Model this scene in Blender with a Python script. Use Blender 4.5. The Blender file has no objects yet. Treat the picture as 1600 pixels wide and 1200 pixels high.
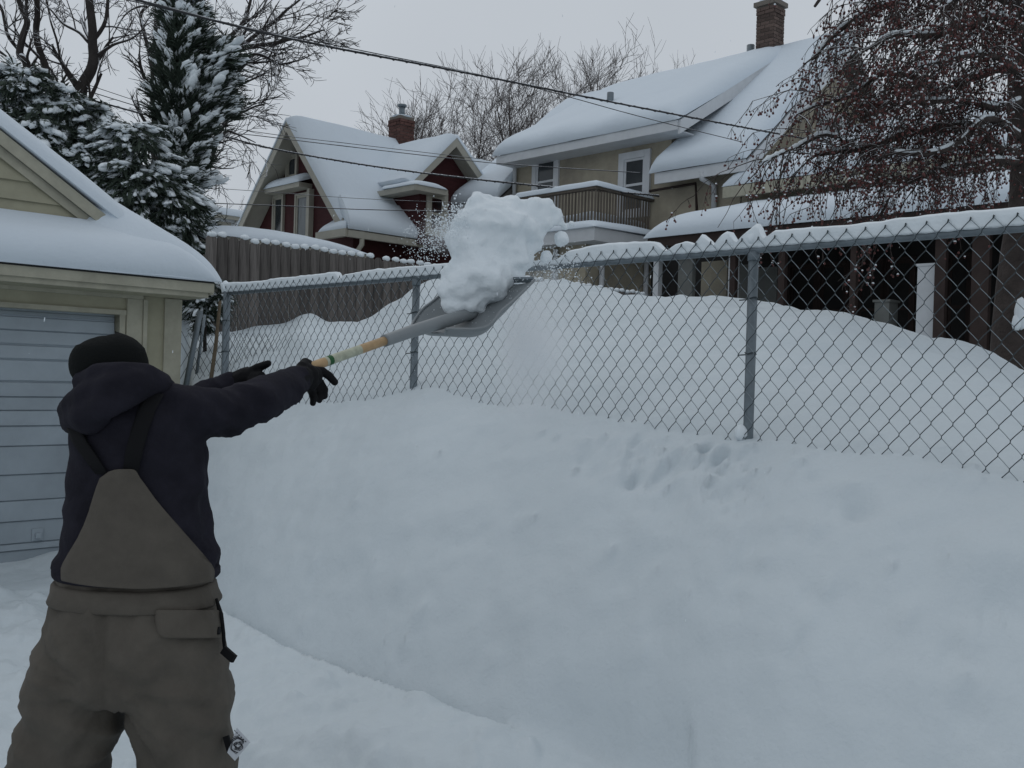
import bpy, bmesh, math, random
import numpy as np
from mathutils import Vector, Matrix, noise

random.seed(7)
scene = bpy.context.scene
C = scene.collection
V = Vector

# ------------------------------------------------------------------ camera
FOC = 1550.0                       # focal length in photograph pixels (1600 wide)
EYE = V((0, 0, 1.72))
ROLL, PITCH = math.radians(1.7), math.radians(0.37)
_up0 = V((0, math.sin(PITCH), math.cos(PITCH)))
CF = V((0, math.cos(PITCH), -math.sin(PITCH)))
CR = V((1, 0, 0)) * math.cos(ROLL) + _up0 * math.sin(ROLL)
CU = _up0 * math.cos(ROLL) - V((1, 0, 0)) * math.sin(ROLL)
cam_data = bpy.data.cameras.new('camera')
cam = bpy.data.objects.new('camera', cam_data)
C.objects.link(cam)
cam_data.sensor_width = 36
cam_data.lens = 36 * FOC / 1600
cam_data.clip_start = 0.05
cam_data.clip_end = 2000
cam.matrix_world = Matrix(((CR.x, CU.x, -CF.x, EYE.x), (CR.y, CU.y, -CF.y, EYE.y),
                           (CR.z, CU.z, -CF.z, EYE.z), (0, 0, 0, 1)))
scene.camera = cam

# ------------------------------------------------------------------ world, sun, exposure
SUN_EL, SUN_ROT = math.radians(58), math.radians(-25)
world = bpy.data.worlds.new('World')
scene.world = world
world.use_nodes = True
wn, wl = world.node_tree.nodes, world.node_tree.links
wn.clear()
w_out = wn.new('ShaderNodeOutputWorld')
w_bg = wn.new('ShaderNodeBackground')
w_sky = wn.new('ShaderNodeTexSky')
w_sky.sky_type = 'NISHITA'
w_sky.sun_disc = False
w_sky.sun_elevation = SUN_EL
w_sky.sun_rotation = SUN_ROT
w_sky.dust_density = 4.0
w_hsv = wn.new('ShaderNodeHueSaturation')
w_hsv.inputs['Saturation'].default_value = 0.25
w_mix = wn.new('ShaderNodeMix')
w_mix.data_type = 'RGBA'
w_mix.inputs[0].default_value = 0.92                      # closed cloud layer over the clear sky
w_mix.inputs[7].default_value = (6.45, 7.0, 7.65, 1)
w_bg.inputs['Strength'].default_value = 0.15
wl.new(w_sky.outputs[0], w_hsv.inputs['Color'])
wl.new(w_hsv.outputs[0], w_mix.inputs[6])
w_tc = wn.new('ShaderNodeTexCoord')                        # soft unevenness of the cloud
w_nz = wn.new('ShaderNodeTexNoise'); w_nz.inputs['Scale'].default_value = 2.2; w_nz.inputs['Detail'].default_value = 3
w_mr = wn.new('ShaderNodeMapRange'); w_mr.inputs[1].default_value = 0.25; w_mr.inputs[2].default_value = 0.75; w_mr.inputs[3].default_value = 0.93; w_mr.inputs[4].default_value = 1.07
w_mul = wn.new('ShaderNodeMix'); w_mul.data_type = 'RGBA'; w_mul.blend_type = 'MULTIPLY'; w_mul.inputs[0].default_value = 1
wl.new(w_tc.outputs['Generated'], w_nz.inputs['Vector']); wl.new(w_nz.outputs[0], w_mr.inputs[0])
wl.new(w_mix.outputs[2], w_mul.inputs[6]); wl.new(w_mr.outputs[0], w_mul.inputs[7])
wl.new(w_mul.outputs[2], w_bg.inputs['Color'])
wl.new(w_bg.outputs[0], w_out.inputs['Surface'])
sun_d = bpy.data.lights.new('sun', 'SUN')
sun_d.energy = 0.5
sun_d.angle = math.radians(50)
sun_d.color = (1.0, 0.97, 0.93)
sun = bpy.data.objects.new('sun', sun_d)
C.objects.link(sun)
_sd = V((math.sin(SUN_ROT) * math.cos(SUN_EL), math.cos(SUN_ROT) * math.cos(SUN_EL), math.sin(SUN_EL)))
sun.rotation_euler = _sd.to_track_quat('Z', 'Y').to_euler()
scene.cycles.volume_bounces = 8
scene.view_settings.view_transform = 'Standard'
scene.view_settings.look = 'None'
scene.view_settings.gamma = 1
scene.view_settings.use_curve_mapping = False
scene.view_settings.exposure = -0.93

# ------------------------------------------------------------------ projecting pixels to places
def ray(px, py):
    return CF + CR * ((px - 800) / FOC) + CU * ((600 - py) / FOC)
def P(px, py, y):                  # point at distance y in front of the camera
    d = ray(px, py)
    return EYE + d * (y / d.y)
def PZ(px, py, z):                 # point on the level plane z
    d = ray(px, py)
    return EYE + d * ((z - EYE.z) / d.z)
def proj(p):
    q = V(p) - EYE
    w = q.dot(CF)
    return (800 + FOC * q.dot(CR) / w, 600 - FOC * q.dot(CU) / w)
UP = V((0, 0, 1))
FD = V((-0.696, 0.718, 0)).normalized()     # along the chain link fence, going away
GD = V((0.718, 0.696, 0)).normalized()      # across it

class Pl:                          # an upright plane through p0 along e; n points to the camera
    def __init__(s, p0, e):
        s.p0 = V((p0[0], p0[1], 0)); s.e = V(e).normalized()
        n = s.e.cross(UP)
        s.n = n if n.dot(EYE - s.p0) > 0 else -n
    def at(s, px, py):
        d = ray(px, py)
        k = (s.p0 - EYE).dot(s.n) / d.dot(s.n)
        q = EYE + d * k
        return ((q - s.p0).dot(s.e), q.z)
    def pt(s, a, z, out=0.0):
        return s.p0 + s.e * a + UP * z + s.n * out
    def P(s, px, py, out=0.0):
        a, z = s.at(px, py)
        return s.pt(a, z, out)
    def rect(s, x0, y0, x1, y1):
        xm, ym = (x0 + x1) / 2, (y0 + y1) / 2
        a0, a1 = s.at(x0, ym)[0], s.at(x1, ym)[0]
        z1, z0 = s.at(xm, y0)[1], s.at(xm, y1)[1]
        return (min(a0, a1), max(a0, a1), z0, z1)
    def off(s, out):
        q = Pl.__new__(Pl); q.p0 = s.p0 + s.n * out; q.e = s.e; q.n = s.n
        return q

# ------------------------------------------------------------------ materials
def mat(name, col, rough=0.8, var=None, bump=None, snow=None, metallic=0.0, stretch=None, col2=None, spec=0.3, wear=None):
    m = bpy.data.materials.new(name)
    m.use_nodes = True
    nt = m.node_tree; n = nt.nodes; l = nt.links
    b = n['Principled BSDF']
    b.inputs['Roughness'].default_value = rough
    b.inputs['Metallic'].default_value = metallic
    b.inputs['Specular IOR Level'].default_value = spec
    b.inputs['Base Color'].default_value = (*col, 1)
    tc = n.new('ShaderNodeTexCoord')
    vec = tc.outputs['Object']
    if stretch:
        mp = n.new('ShaderNodeMapping'); mp.inputs['Scale'].default_value = stretch
        l.new(vec, mp.inputs[0]); vec = mp.outputs[0]
    cur = None
    if var:
        nz = n.new('ShaderNodeTexNoise'); nz.inputs['Scale'].default_value = var[0]; nz.inputs['Detail'].default_value = 6
        nz.inputs['Roughness'].default_value = 0.65
        l.new(vec, nz.inputs['Vector'])
        mr = n.new('ShaderNodeMapRange'); mr.inputs[1].default_value = 0.3; mr.inputs[2].default_value = 0.7
        l.new(nz.outputs[0], mr.inputs[0])
        mx = n.new('ShaderNodeMix'); mx.data_type = 'RGBA'
        c2 = col2 if col2 else tuple(c * (1 - var[1]) for c in col)
        mx.inputs[6].default_value = (*c2, 1); mx.inputs[7].default_value = (*col, 1)
        l.new(mr.outputs[0], mx.inputs[0])
        cur = mx.outputs[2]
    if wear:                        # random tint for each object
        oi = n.new('ShaderNodeObjectInfo')
        mr = n.new('ShaderNodeMapRange'); mr.inputs[3].default_value = 1 - wear; mr.inputs[4].default_value = 1 + wear
        l.new(oi.outputs['Random'], mr.inputs[0])
        mx = n.new('ShaderNodeMix'); mx.data_type = 'RGBA'; mx.blend_type = 'MULTIPLY'; mx.inputs[0].default_value = 1
        if cur: l.new(cur, mx.inputs[6])
        else: mx.inputs[6].default_value = (*col, 1)
        l.new(mr.outputs[0], mx.inputs[7])
        cur = mx.outputs[2]
    if snow is not None:            # snow lying on whatever faces up
        g = n.new('ShaderNodeNewGeometry'); sp = n.new('ShaderNodeSeparateXYZ')
        l.new(g.outputs['Normal'], sp.inputs[0])
        nz = n.new('ShaderNodeTexNoise'); nz.inputs['Scale'].default_value = 3.0; nz.inputs['Detail'].default_value = 4
        l.new(tc.outputs['Object'], nz.inputs['Vector'])
        ad = n.new('ShaderNodeMath'); ad.operation = 'MULTIPLY_ADD'; ad.inputs[1].default_value = 1.2; 
        l.new(nz.outputs[0], ad.inputs[0]); l.new(sp.outputs['Z'], ad.inputs[2])
        mr = n.new('ShaderNodeMapRange'); mr.inputs[1].default_value = snow + 0.6; mr.inputs[2].default_value = snow + 0.75
        l.new(ad.outputs[0], mr.inputs[0])
        mx = n.new('ShaderNodeMix'); mx.data_type = 'RGBA'
        mx.inputs[7].default_value = (0.78, 0.80, 0.83, 1)
        if cur: l.new(cur, mx.inputs[6])
        else: mx.inputs[6].default_value = (*col, 1)
        l.new(mr.outputs[0], mx.inputs[0])
        cur = mx.outputs[2]
    if cur: l.new(cur, b.inputs['Base Color'])
    if bump:
        prev = None
        for sc_, st, ds in (bump if isinstance(bump, list) else [bump]):
            nz = n.new('ShaderNodeTexNoise'); nz.inputs['Scale'].default_value = sc_; nz.inputs['Detail'].default_value = 6
            l.new(vec, nz.inputs['Vector'])
            bp = n.new('ShaderNodeBump'); bp.inputs['Strength'].default_value = st; bp.inputs['Distance'].default_value = ds
            l.new(nz.outputs[0], bp.inputs['Height'])
            if prev: l.new(prev.outputs[0], bp.inputs['Normal'])
            prev = bp
        l.new(prev.outputs[0], b.inputs['Normal'])
    return m

SNOWC = (0.61, 0.67, 0.703)
M = {}
M['snow'] = mat('snow', SNOWC, 0.75, var=(1.3, 0.05), bump=[(9, 0.35, 0.03), (70, 0.3, 0.006), (260, 0.25, 0.002)], spec=0.2)
M['roof_snow'] = mat('roof_snow', (0.655, 0.72, 0.78), 0.8, bump=[(2.5, 0.3, 0.06), (25, 0.25, 0.012)], spec=0.2)
M['clump'] = mat('clump_snow', (0.78, 0.83, 0.86), 0.8, bump=[(22, 0.35, 0.015), (90, 0.4, 0.005)], spec=0.2)
M['galv'] = mat('galvanised_steel', (0.20, 0.235, 0.26), 0.5, var=(14, 0.3), metallic=0.35, bump=(60, 0.15, 0.002))
M['wire'] = mat('fence_wire', (0.048, 0.060, 0.066), 0.5, metallic=0.3)
M['wire_lit'] = mat('fence_wire_lit', (0.24, 0.275, 0.295), 0.7, metallic=0.1)  # light on the upper faces of the back strands, painted in as a paler colour
M['wood_grey'] = mat('weathered_fence_wood', (0.185, 0.165, 0.152), 0.9, var=(5, 0.68), stretch=(9, 9, 0.45), bump=(12, 0.5, 0.01), wear=0.28)
M['beige'] = mat('beige_paint', (0.395, 0.375, 0.272), 0.6, var=(3, 0.24), bump=(30, 0.12, 0.004))
M['beige_trim'] = mat('beige_trim_paint', (0.445, 0.425, 0.335), 0.55, var=(5, 0.30), bump=(40, 0.12, 0.004))
M['garage_door'] = mat('garage_door_paint', (0.36, 0.41, 0.45), 0.5, var=(2.2, 0.22), wear=.06, bump=(8, 0.08, 0.01))
M['dark_gap'] = mat('dark_gap', (0.03, 0.03, 0.03), 0.9)
M['red'] = mat('dark_red_siding', (0.062, 0.017, 0.018), 0.8, var=(4, 0.3), stretch=(1, 1, 5), bump=(3, 0.2, 0.02))
M['cream'] = mat('cream_trim', (0.42, 0.40, 0.34), 0.6, var=(5, 0.15))
M['white_trim'] = mat('white_trim', (0.62, 0.64, 0.66), 0.55, var=(5, 0.12))
M['stucco'] = mat('tan_stucco', (0.43, 0.385, 0.295), 0.9, var=(1.5, 0.42), bump=[(40, 0.4, 0.01)], col2=(0.26, 0.235, 0.19))
M['glass'] = mat('window_glass', (0.045, 0.055, 0.062), 0.12, spec=0.5, var=(1.5, 0.5))
M['glass_curtain'] = mat('window_with_curtain', (0.16, 0.18, 0.19), 0.25, spec=0.5, var=(3, 0.4), stretch=(6, 6, 1))
M['brick_red'] = mat('red_brick', (0.125, 0.062, 0.052), 0.9, var=(20, 0.4), wear=0.3)
M['brick_brown'] = mat('brown_brick', (0.12, 0.085, 0.073), 0.9, var=(20, 0.35), wear=0.35)
M['mortar'] = mat('mortar', (0.17, 0.15, 0.13), 0.95)
M['shingle'] = mat('roof_deck', (0.12, 0.115, 0.11), 0.9)
M['deck_wood'] = mat('deck_wood', (0.17, 0.145, 0.12), 0.9, var=(6, 0.4), stretch=(5, 5, 1), wear=0.2)
M['brown_post'] = mat('brown_post', (0.05, 0.034, 0.03), 0.8, var=(6, 0.3))
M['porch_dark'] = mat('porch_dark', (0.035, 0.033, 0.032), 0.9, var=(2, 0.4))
M['panel_grey'] = mat('grey_panel', (0.17, 0.175, 0.165), 0.8, var=(3, 0.25))
M['cable'] = mat('cable_black', (0.045, 0.045, 0.048), 0.8, snow=0.52)
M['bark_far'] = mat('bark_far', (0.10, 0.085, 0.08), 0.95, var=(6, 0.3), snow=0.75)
M['bark'] = mat('bark_dark', (0.050, 0.043, 0.040), 0.95, var=(8, 0.4), snow=0.36, bump=(30, 0.6, 0.02))
M['bark_crab'] = mat('bark_crabapple', (0.075, 0.06, 0.054), 0.95, var=(9, 0.45), snow=0.70, bump=[(18, 0.8, 0.03), (60, 0.5, 0.01)])
M['berry'] = mat('dried_crabapple', (0.15, 0.055, 0.05), 0.6, var=(30, 0.5))
M['needle'] = mat('evergreen_needles', (0.046, 0.064, 0.047), 0.9, var=(2, 0.5))
M['hoodie'] = mat('navy_fleece', (0.024, 0.023, 0.032), 0.95, var=(9, 0.45), bump=[(14, 0.5, 0.02), (350, 0.4, 0.002)], spec=0.1)
M['strap'] = mat('black_webbing', (0.008, 0.008, 0.009), 0.8, spec=0.15)
M['pants'] = mat('taupe_canvas', (0.112, 0.099, 0.083), 0.85, var=(7, 0.32), bump=[(9, 0.5, 0.02), (30, 0.25, 0.006), (500, 0.25, 0.001)], spec=0.2)
M['hat'] = mat('black_knit', (0.008, 0.009, 0.009), 0.95, bump=[(120, 0.6, 0.004)], spec=0.1)
M['glove'] = mat('black_glove', (0.007, 0.007, 0.008), 0.8, bump=(60, 0.3, 0.004), spec=0.15)
M['skin'] = mat('skin', (0.45, 0.28, 0.21), 0.6)
M['boot'] = mat('boot', (0.03, 0.027, 0.025), 0.7)
M['poly'] = mat('grey_plastic', (0.235, 0.255, 0.265), 0.45, var=(4, 0.1), bump=(40, 0.1, 0.003))
M['ash'] = mat('ash_handle', (0.50, 0.34, 0.185), 0.6, var=(9, 0.25), stretch=(4, 4, 4))
M['sticker'] = mat('handle_sticker', (0.50, 0.52, 0.40), 0.5, var=(30, 0.4))
M['green_mark'] = mat('sticker_green', (0.02, 0.09, 0.03), 0.6)
M['rust'] = mat('weathered_stake', (0.16, 0.125, 0.085), 0.9, var=(12, 0.4))
M['tag_clear'] = mat('ticket_plastic', (0.52, 0.54, 0.57), 0.35, var=(60, 0.15))
M['tag_ink'] = mat('ticket_ink', (0.03, 0.03, 0.035), 0.6)

# ------------------------------------------------------------------ mesh building
_t = (1 + 5 ** 0.5) / 2
ICO_V = [V(v).normalized() for v in ((-1, _t, 0), (1, _t, 0), (-1, -_t, 0), (1, -_t, 0), (0, -1, _t), (0, 1, _t), (0, -1, -_t), (0, 1, -_t), (_t, 0, -1), (_t, 0, 1), (-_t, 0, -1), (-_t, 0, 1))]
ICO_F = [(0, 11, 5), (0, 5, 1), (0, 1, 7), (0, 7, 10), (0, 10, 11), (1, 5, 9), (5, 11, 4), (11, 10, 2), (10, 7, 6), (7, 1, 8), (3, 9, 4), (3, 4, 2), (3, 2, 6), (3, 6, 8), (3, 8, 9), (4, 9, 5), (2, 4, 11), (6, 2, 10), (8, 6, 7), (9, 8, 1)]
def ico2():
    vs = list(ICO_V); fs = []; cache = {}
    def mid(a, b):
        k = (min(a, b), max(a, b))
        if k not in cache:
            cache[k] = len(vs); vs.append(((vs[a] + vs[b]) / 2).normalized())
        return cache[k]
    for a, b, c in ICO_F:
        ab, bc, ca = mid(a, b), mid(b, c), mid(c, a)
        fs += [(a, ab, ca), (b, bc, ab), (c, ca, bc), (ab, bc, ca)]
    return vs, fs
ICO2_V, ICO2_F = ico2()
ORG = {}
class MB:
    def __init__(s): s.v = []; s.f = []; s.m = []
    def add(s, vs, fs, mi=0):
        o = len(s.v); s.v.extend(vs)
        s.f.extend([tuple(i + o for i in f) for f in fs]); s.m.extend([mi] * len(fs))
        return s
    def hexa(s, c, mi=0):           # 8 corners: bottom loop then top loop
        return s.add([V(p) for p in c], [(3, 2, 1, 0), (4, 5, 6, 7), (0, 1, 5, 4), (1, 2, 6, 5), (2, 3, 7, 6), (3, 0, 4, 7)], mi)
    def box(s, c, x, y, z, mi=0):   # centre and three half-axis vectors
        c = V(c); x = V(x); y = V(y); z = V(z)
        return s.hexa([c - x - y - z, c + x - y - z, c + x + y - z, c - x + y - z, c - x - y + z, c + x - y + z, c + x + y + z, c - x + y + z], mi)
    def pbox(s, pl, a0, a1, z0, z1, o0, o1, mi=0):
        return s.hexa([pl.pt(a0, z0, o0), pl.pt(a1, z0, o0), pl.pt(a1, z0, o1), pl.pt(a0, z0, o1), pl.pt(a0, z1, o0), pl.pt(a1, z1, o0), pl.pt(a1, z1, o1), pl.pt(a0, z1, o1)], mi)
    def prism(s, poly, vec, mi=0):
        n = len(poly); vec = V(vec)
        vs = [V(p) for p in poly] + [V(p) + vec for p in poly]
        fs = [tuple(range(n - 1, -1, -1)), tuple(range(n, 2 * n))] + [(i, (i + 1) % n, n + (i + 1) % n, n + i) for i in range(n)]
        return s.add(vs, fs, mi)
    def bar(s, a, b, w, h, mi=0, side=None):
        a = V(a); b = V(b); d = (b - a).normalized()
        x = (V(side) if side else d.cross(UP)); x = x - d * x.dot(d)
        if x.length < 1e-4: x = V((1, 0, 0))
        x.normalize(); y = d.cross(x)
        return s.box((a + b) / 2, x * w / 2, y * h / 2, (b - a) / 2, mi)
    def tube(s, pts, rad, sides=6, mi=0, cap=True):
        n = len(pts); o = len(s.v)
        if not hasattr(rad, '__len__'): rad = [rad] * n
        ref = None
        for i in range(n):
            d = (pts[min(i + 1, n - 1)] - pts[max(i - 1, 0)])
            if d.length < 1e-9: d = UP.copy()
            d.normalize()
            if ref is None:
                ref = d.cross(V((0.3, 0.2, 0.93)))
                if ref.length < 0.05: ref = d.cross(V((1, 0, 0)))
            x = ref - d * ref.dot(d); x.normalize(); y = d.cross(x); ref = x
            for k in range(sides):
                t = 2 * math.pi * k / sides
                s.v.append(pts[i] + (x * math.cos(t) + y * math.sin(t)) * rad[i])
        for i in range(n - 1):
            for k in range(sides):
                a = o + i * sides + k; b = o + i * sides + (k + 1) % sides
                s.f.append((a, b, b + sides, a + sides)); s.m.append(mi)
        if cap:
            s.f.append(tuple(o + k for k in range(sides - 1, -1, -1))); s.m.append(mi)
            s.f.append(tuple(o + (n - 1) * sides + k for k in range(sides))); s.m.append(mi)
        return s
    def loft(s, rings, mi=0, cap=True):
        o = len(s.v); n = len(rings[0])
        for r in rings: s.v.extend([V(p) for p in r])
        for i in range(len(rings) - 1):
            for k in range(n):
                a = o + i * n + k; b = o + i * n + (k + 1) % n
                s.f.append((a, b, b + n, a + n)); s.m.append(mi)
        if cap:
            s.f.append(tuple(o + k for k in range(n - 1, -1, -1))); s.m.append(mi)
            s.f.append(tuple(o + (len(rings) - 1) * n + k for k in range(n))); s.m.append(mi)
        return s
    def ball(s, c, rx, ry=None, rz=None, fine=False, mi=0, rough=0.0, rot=None):
        ry = rx if ry is None else ry; rz = rx if rz is None else rz
        vs, fs = (ICO2_V, ICO2_F) if fine else (ICO_V, ICO_F)
        c = V(c); out = []
        for v in vs:
            k = 1 + random.uniform(-rough, rough)
            p = V((v.x * rx * k, v.y * ry * k, v.z * rz * k))
            out.append(c + (rot @ p if rot else p))
        return s.add(out, fs, mi)
    def build(s, name, mats, parent=None, smooth=False, origin=None, **props):
        if parent is not None: org = ORG[parent.name]
        else: org = V(origin) if origin is not None else V((0, 0, 0))
        me = bpy.data.meshes.new(name)
        me.from_pydata([tuple(V(p) - org) for p in s.v], [], s.f)
        mats = mats if isinstance(mats, (list, tuple)) else [mats]
        for m in mats: me.materials.append(M[m] if isinstance(m, str) else m)
        if len(mats) > 1: me.polygons.foreach_set('material_index', s.m)
        if smooth: me.polygons.foreach_set('use_smooth', [True] * len(me.polygons))
        return link(name, me, parent, org, **props)
def link(name, me, parent=None, org=None, **props):
    ob = bpy.data.objects.new(name, me); C.objects.link(ob)
    if parent is not None: ob.parent = parent
    else: ob.location = org if org is not None else V((0, 0, 0))
    ORG[ob.name] = V(org) if org is not None else ORG[parent.name].copy()
    for k, v in props.items(): ob[k] = v
    return ob
def thing(name, label, cat, loc, group=None):
    o = bpy.data.objects.new(name, None); C.objects.link(o)
    o.empty_display_size = 0.1
    o.location = loc; o['label'] = label; o['category'] = cat
    if group: o['group'] = group
    ORG[o.name] = V(loc)
    return o
def tag(o, label, cat, group=None):
    o['label'] = label; o['category'] = cat
    if group: o['group'] = group
    return o
def inst(name, me, parent, loc, rot=None):      # an alike piece sharing mesh data
    ob = bpy.data.objects.new(name, me); C.objects.link(ob)
    ob.parent = parent
    ob.location = V(loc) - ORG[parent.name]
    if rot is not None:
        ob.rotation_mode = 'QUATERNION'; ob.rotation_quaternion = rot
    return ob
def remesh(mb, voxel, smooth=4, disp=None):     # fuse overlapping shapes into one continuous skin
    me = bpy.data.meshes.new('tmp'); me.from_pydata([tuple(p) for p in mb.v], [], mb.f)
    bm = bmesh.new(); bm.from_mesh(me); bmesh.ops.recalc_face_normals(bm, faces=bm.faces); bm.to_mesh(me); bm.free()
    ob = bpy.data.objects.new('tmp', me); C.objects.link(ob)
    md = ob.modifiers.new('r', 'REMESH'); md.mode = 'VOXEL'; md.voxel_size = voxel; md.use_smooth_shade = True
    if smooth:
        sm = ob.modifiers.new('s', 'SMOOTH'); sm.iterations = smooth; sm.factor = 0.5
    dg = bpy.context.evaluated_depsgraph_get()
    ev = ob.evaluated_get(dg)
    out = bpy.data.meshes.new_from_object(ev)
    bpy.data.objects.remove(ob); bpy.data.meshes.remove(me)
    r = MB()
    nrm = [v.normal.copy() for v in out.vertices]
    r.v = [v.co.copy() for v in out.vertices]
    if disp: r.v = [p + n_ * disp(p, n_) for p, n_ in zip(r.v, nrm)]
    r.f = [tuple(p.vertices) for p in out.polygons]; r.m = [0] * len(r.f)
    bpy.data.meshes.remove(out)
    return r
def fb(p, s, o=3):
    return noise.fractal(V(p) * s, 1.0, 2.0, o)

# numpy value noise for the ground
def vnoise(x, y, seed=0):
    xi = np.floor(x).astype(np.int64); yi = np.floor(y).astype(np.int64)
    fx = x - xi; fy = y - yi
    fx = fx * fx * (3 - 2 * fx); fy = fy * fy * (3 - 2 * fy)
    def h(a, b):
        n = (a * 374761393 + b * 668265263 + seed * 974711) & 0x7fffffff
        n = ((n ^ (n >> 13)) * 1274126177) & 0x7fffffff
        return ((n ^ (n >> 16)) & 0xffff) / 65535.0 * 2 - 1
    a = h(xi, yi); b = h(xi + 1, yi); c = h(xi, yi + 1); d = h(xi + 1, yi + 1)
    return (a * (1 - fx) + b * fx) * (1 - fy) + (c * (1 - fx) + d * fx) * fy
def fbm(x, y, s, o=4, seed=0, g=0.5):
    t = 0; a = 1.0
    for i in range(o):
        t = t + a * vnoise(x * s, y * s, seed + i); s *= 2.03; a *= g
    return t
def sstep(a, b, x):
    t = np.clip((x - a) / (b - a), 0, 1); return t * t * (3 - 2 * t)

# ------------------------------------------------------------------ the ground: alley floor, bank, yard
POST0 = P(1178, 390, 4.5)
RAIL_Z = POST0.z
fence_pl = Pl(POST0, FD)
def col(p): return 800 + FOC * p.x / p.y
def curve(pts): 
    pts = sorted(pts); return np.array([a for a, _ in pts]), np.array([b for _, b in pts])
_base = []
for px, py in ((250, 600), (330, 612), (400, 625), (450, 628), (533, 616), (600, 606), (653, 601), (760, 628), (853, 637), (940, 645), (1047, 662), (1120, 664), (1177, 684), (1219, 676), (1342, 699), (1420, 715), (1507, 736), (1576, 750), (1700, 775), (2000, 850)):
    q = fence_pl.P(px, py); _base.append((col(q), q.y, q.z))
_crest = []
for px, py, off in ((200, 470, 2.6), (300, 478, 2.4), (340, 492, 2.2), (365, 517, 1.6), (415, 512, 1.7), (445, 506, 1.8), (475, 487, 2.0), (490, 490, 2.0), (508, 503, 2.1), (530, 501, 2.2), (552, 508, 2.3), (575, 502, 2.4), (610, 480, 2.5), (650, 453, 2.6), (700, 440, 2.8), (760, 436, 2.9), (840, 438, 3.0), (883, 444, 3.0), (923, 459, 3.0), (985, 461, 2.9), (1053, 460, 2.8), (1173, 469, 2.6), (1240, 478, 2.5), (1326, 495, 2.4), (1430, 520, 2.3), (1553, 557, 2.2), (1600, 574, 2.2), (1750, 640, 2.2), (2000, 760, 2.2)):
    q = fence_pl.off(-off).P(px, py); _crest.append((col(q), q.y, q.z))
_toe = []
for px, py, zt in ((-400, 900, .2), (200, 915, .24), (345, 958, .32), (400, 985, .36), (470, 1010, .38), (560, 1043, .40), (600, 1066, .40), (640, 1074, .40), (700, 1100, .40), (770, 1128, .38), (850, 1150, .36), (930, 1190, .34), (1000, 1240, .31), (1060, 1300, .28), (1200, 1400, .25), (1400, 1510, .22), (1700, 1640, .2)):
    q = PZ(px, py, zt); _toe.append((col(q), q.y, zt))
_base.sort(); _crest.sort(); _toe.sort()
_cg = np.arange(-900, 2301, 4.0)
def _smooth(arr, k, sig):
    v = np.interp(_cg, [a[0] for a in arr], [a[k] for a in arr])
    w = np.exp(-0.5 * (np.arange(-60, 61) * 4.0 / sig) ** 2); w /= w.sum()
    return np.convolve(np.pad(v, 60, mode='edge'), w, mode='valid')
_cur = {}
for _n, _arr, _sig in (('toe', _toe, 26), ('base', _base, 22), ('crest', _crest, 9)):
    for _k in (1, 2): _cur[_n, _k] = _smooth(_arr, _k, _sig)
def ci(c, name, k): return np.interp(c, _cg, _cur[name, k])
_cut = []
for px, py in ((740, 1118), (850, 1108), (930, 1085), (990, 1066), (1016, 1052), (1023, 1100), (1038, 1150), (1078, 1212), (1105, 1260)):
    q = PZ(px, py, .38); _cut.append((col(q), q.y))
_cut.sort(); _cutc = [a for a, _ in _cut]; _cuty = [b for _, b in _cut]
_rs = np.random.RandomState(3)
_clods = []
for i in range(150):
    px = _rs.uniform(430, 1600); py = _rs.uniform(640, 1080)
    _clods.append((px, py, _rs.uniform(.015, .05), _rs.uniform(-.012, .022)))
_clods += [(1345, 800, .05, -.035), (1330, 792, .09, -.018), (800, 830, .16, -.025), (820, 815, .05, .02), (770, 850, .10, .02), (555, 792, .025, .02), (1600, 860, .15, .04), (1540, 900, .12, .03), (1565, 935, .09, -.03), (1500, 860, .1, .02), (1110, 755, .05, -.03), (1000, 740, .05, -.02), (985, 890, .06, -.02), (1020, 870, .04, -.015), (1150, 893, .04, -.015)]
for i in range(210):               # broken crumbs below the post
    px = _rs.normal(1080, 95); py = 690 + abs(_rs.normal(0, 32)) + (px - 1080) * 0.05
    _clods.append((px, py, _rs.uniform(.014, .04), _rs.uniform(-.022, .024)))
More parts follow.
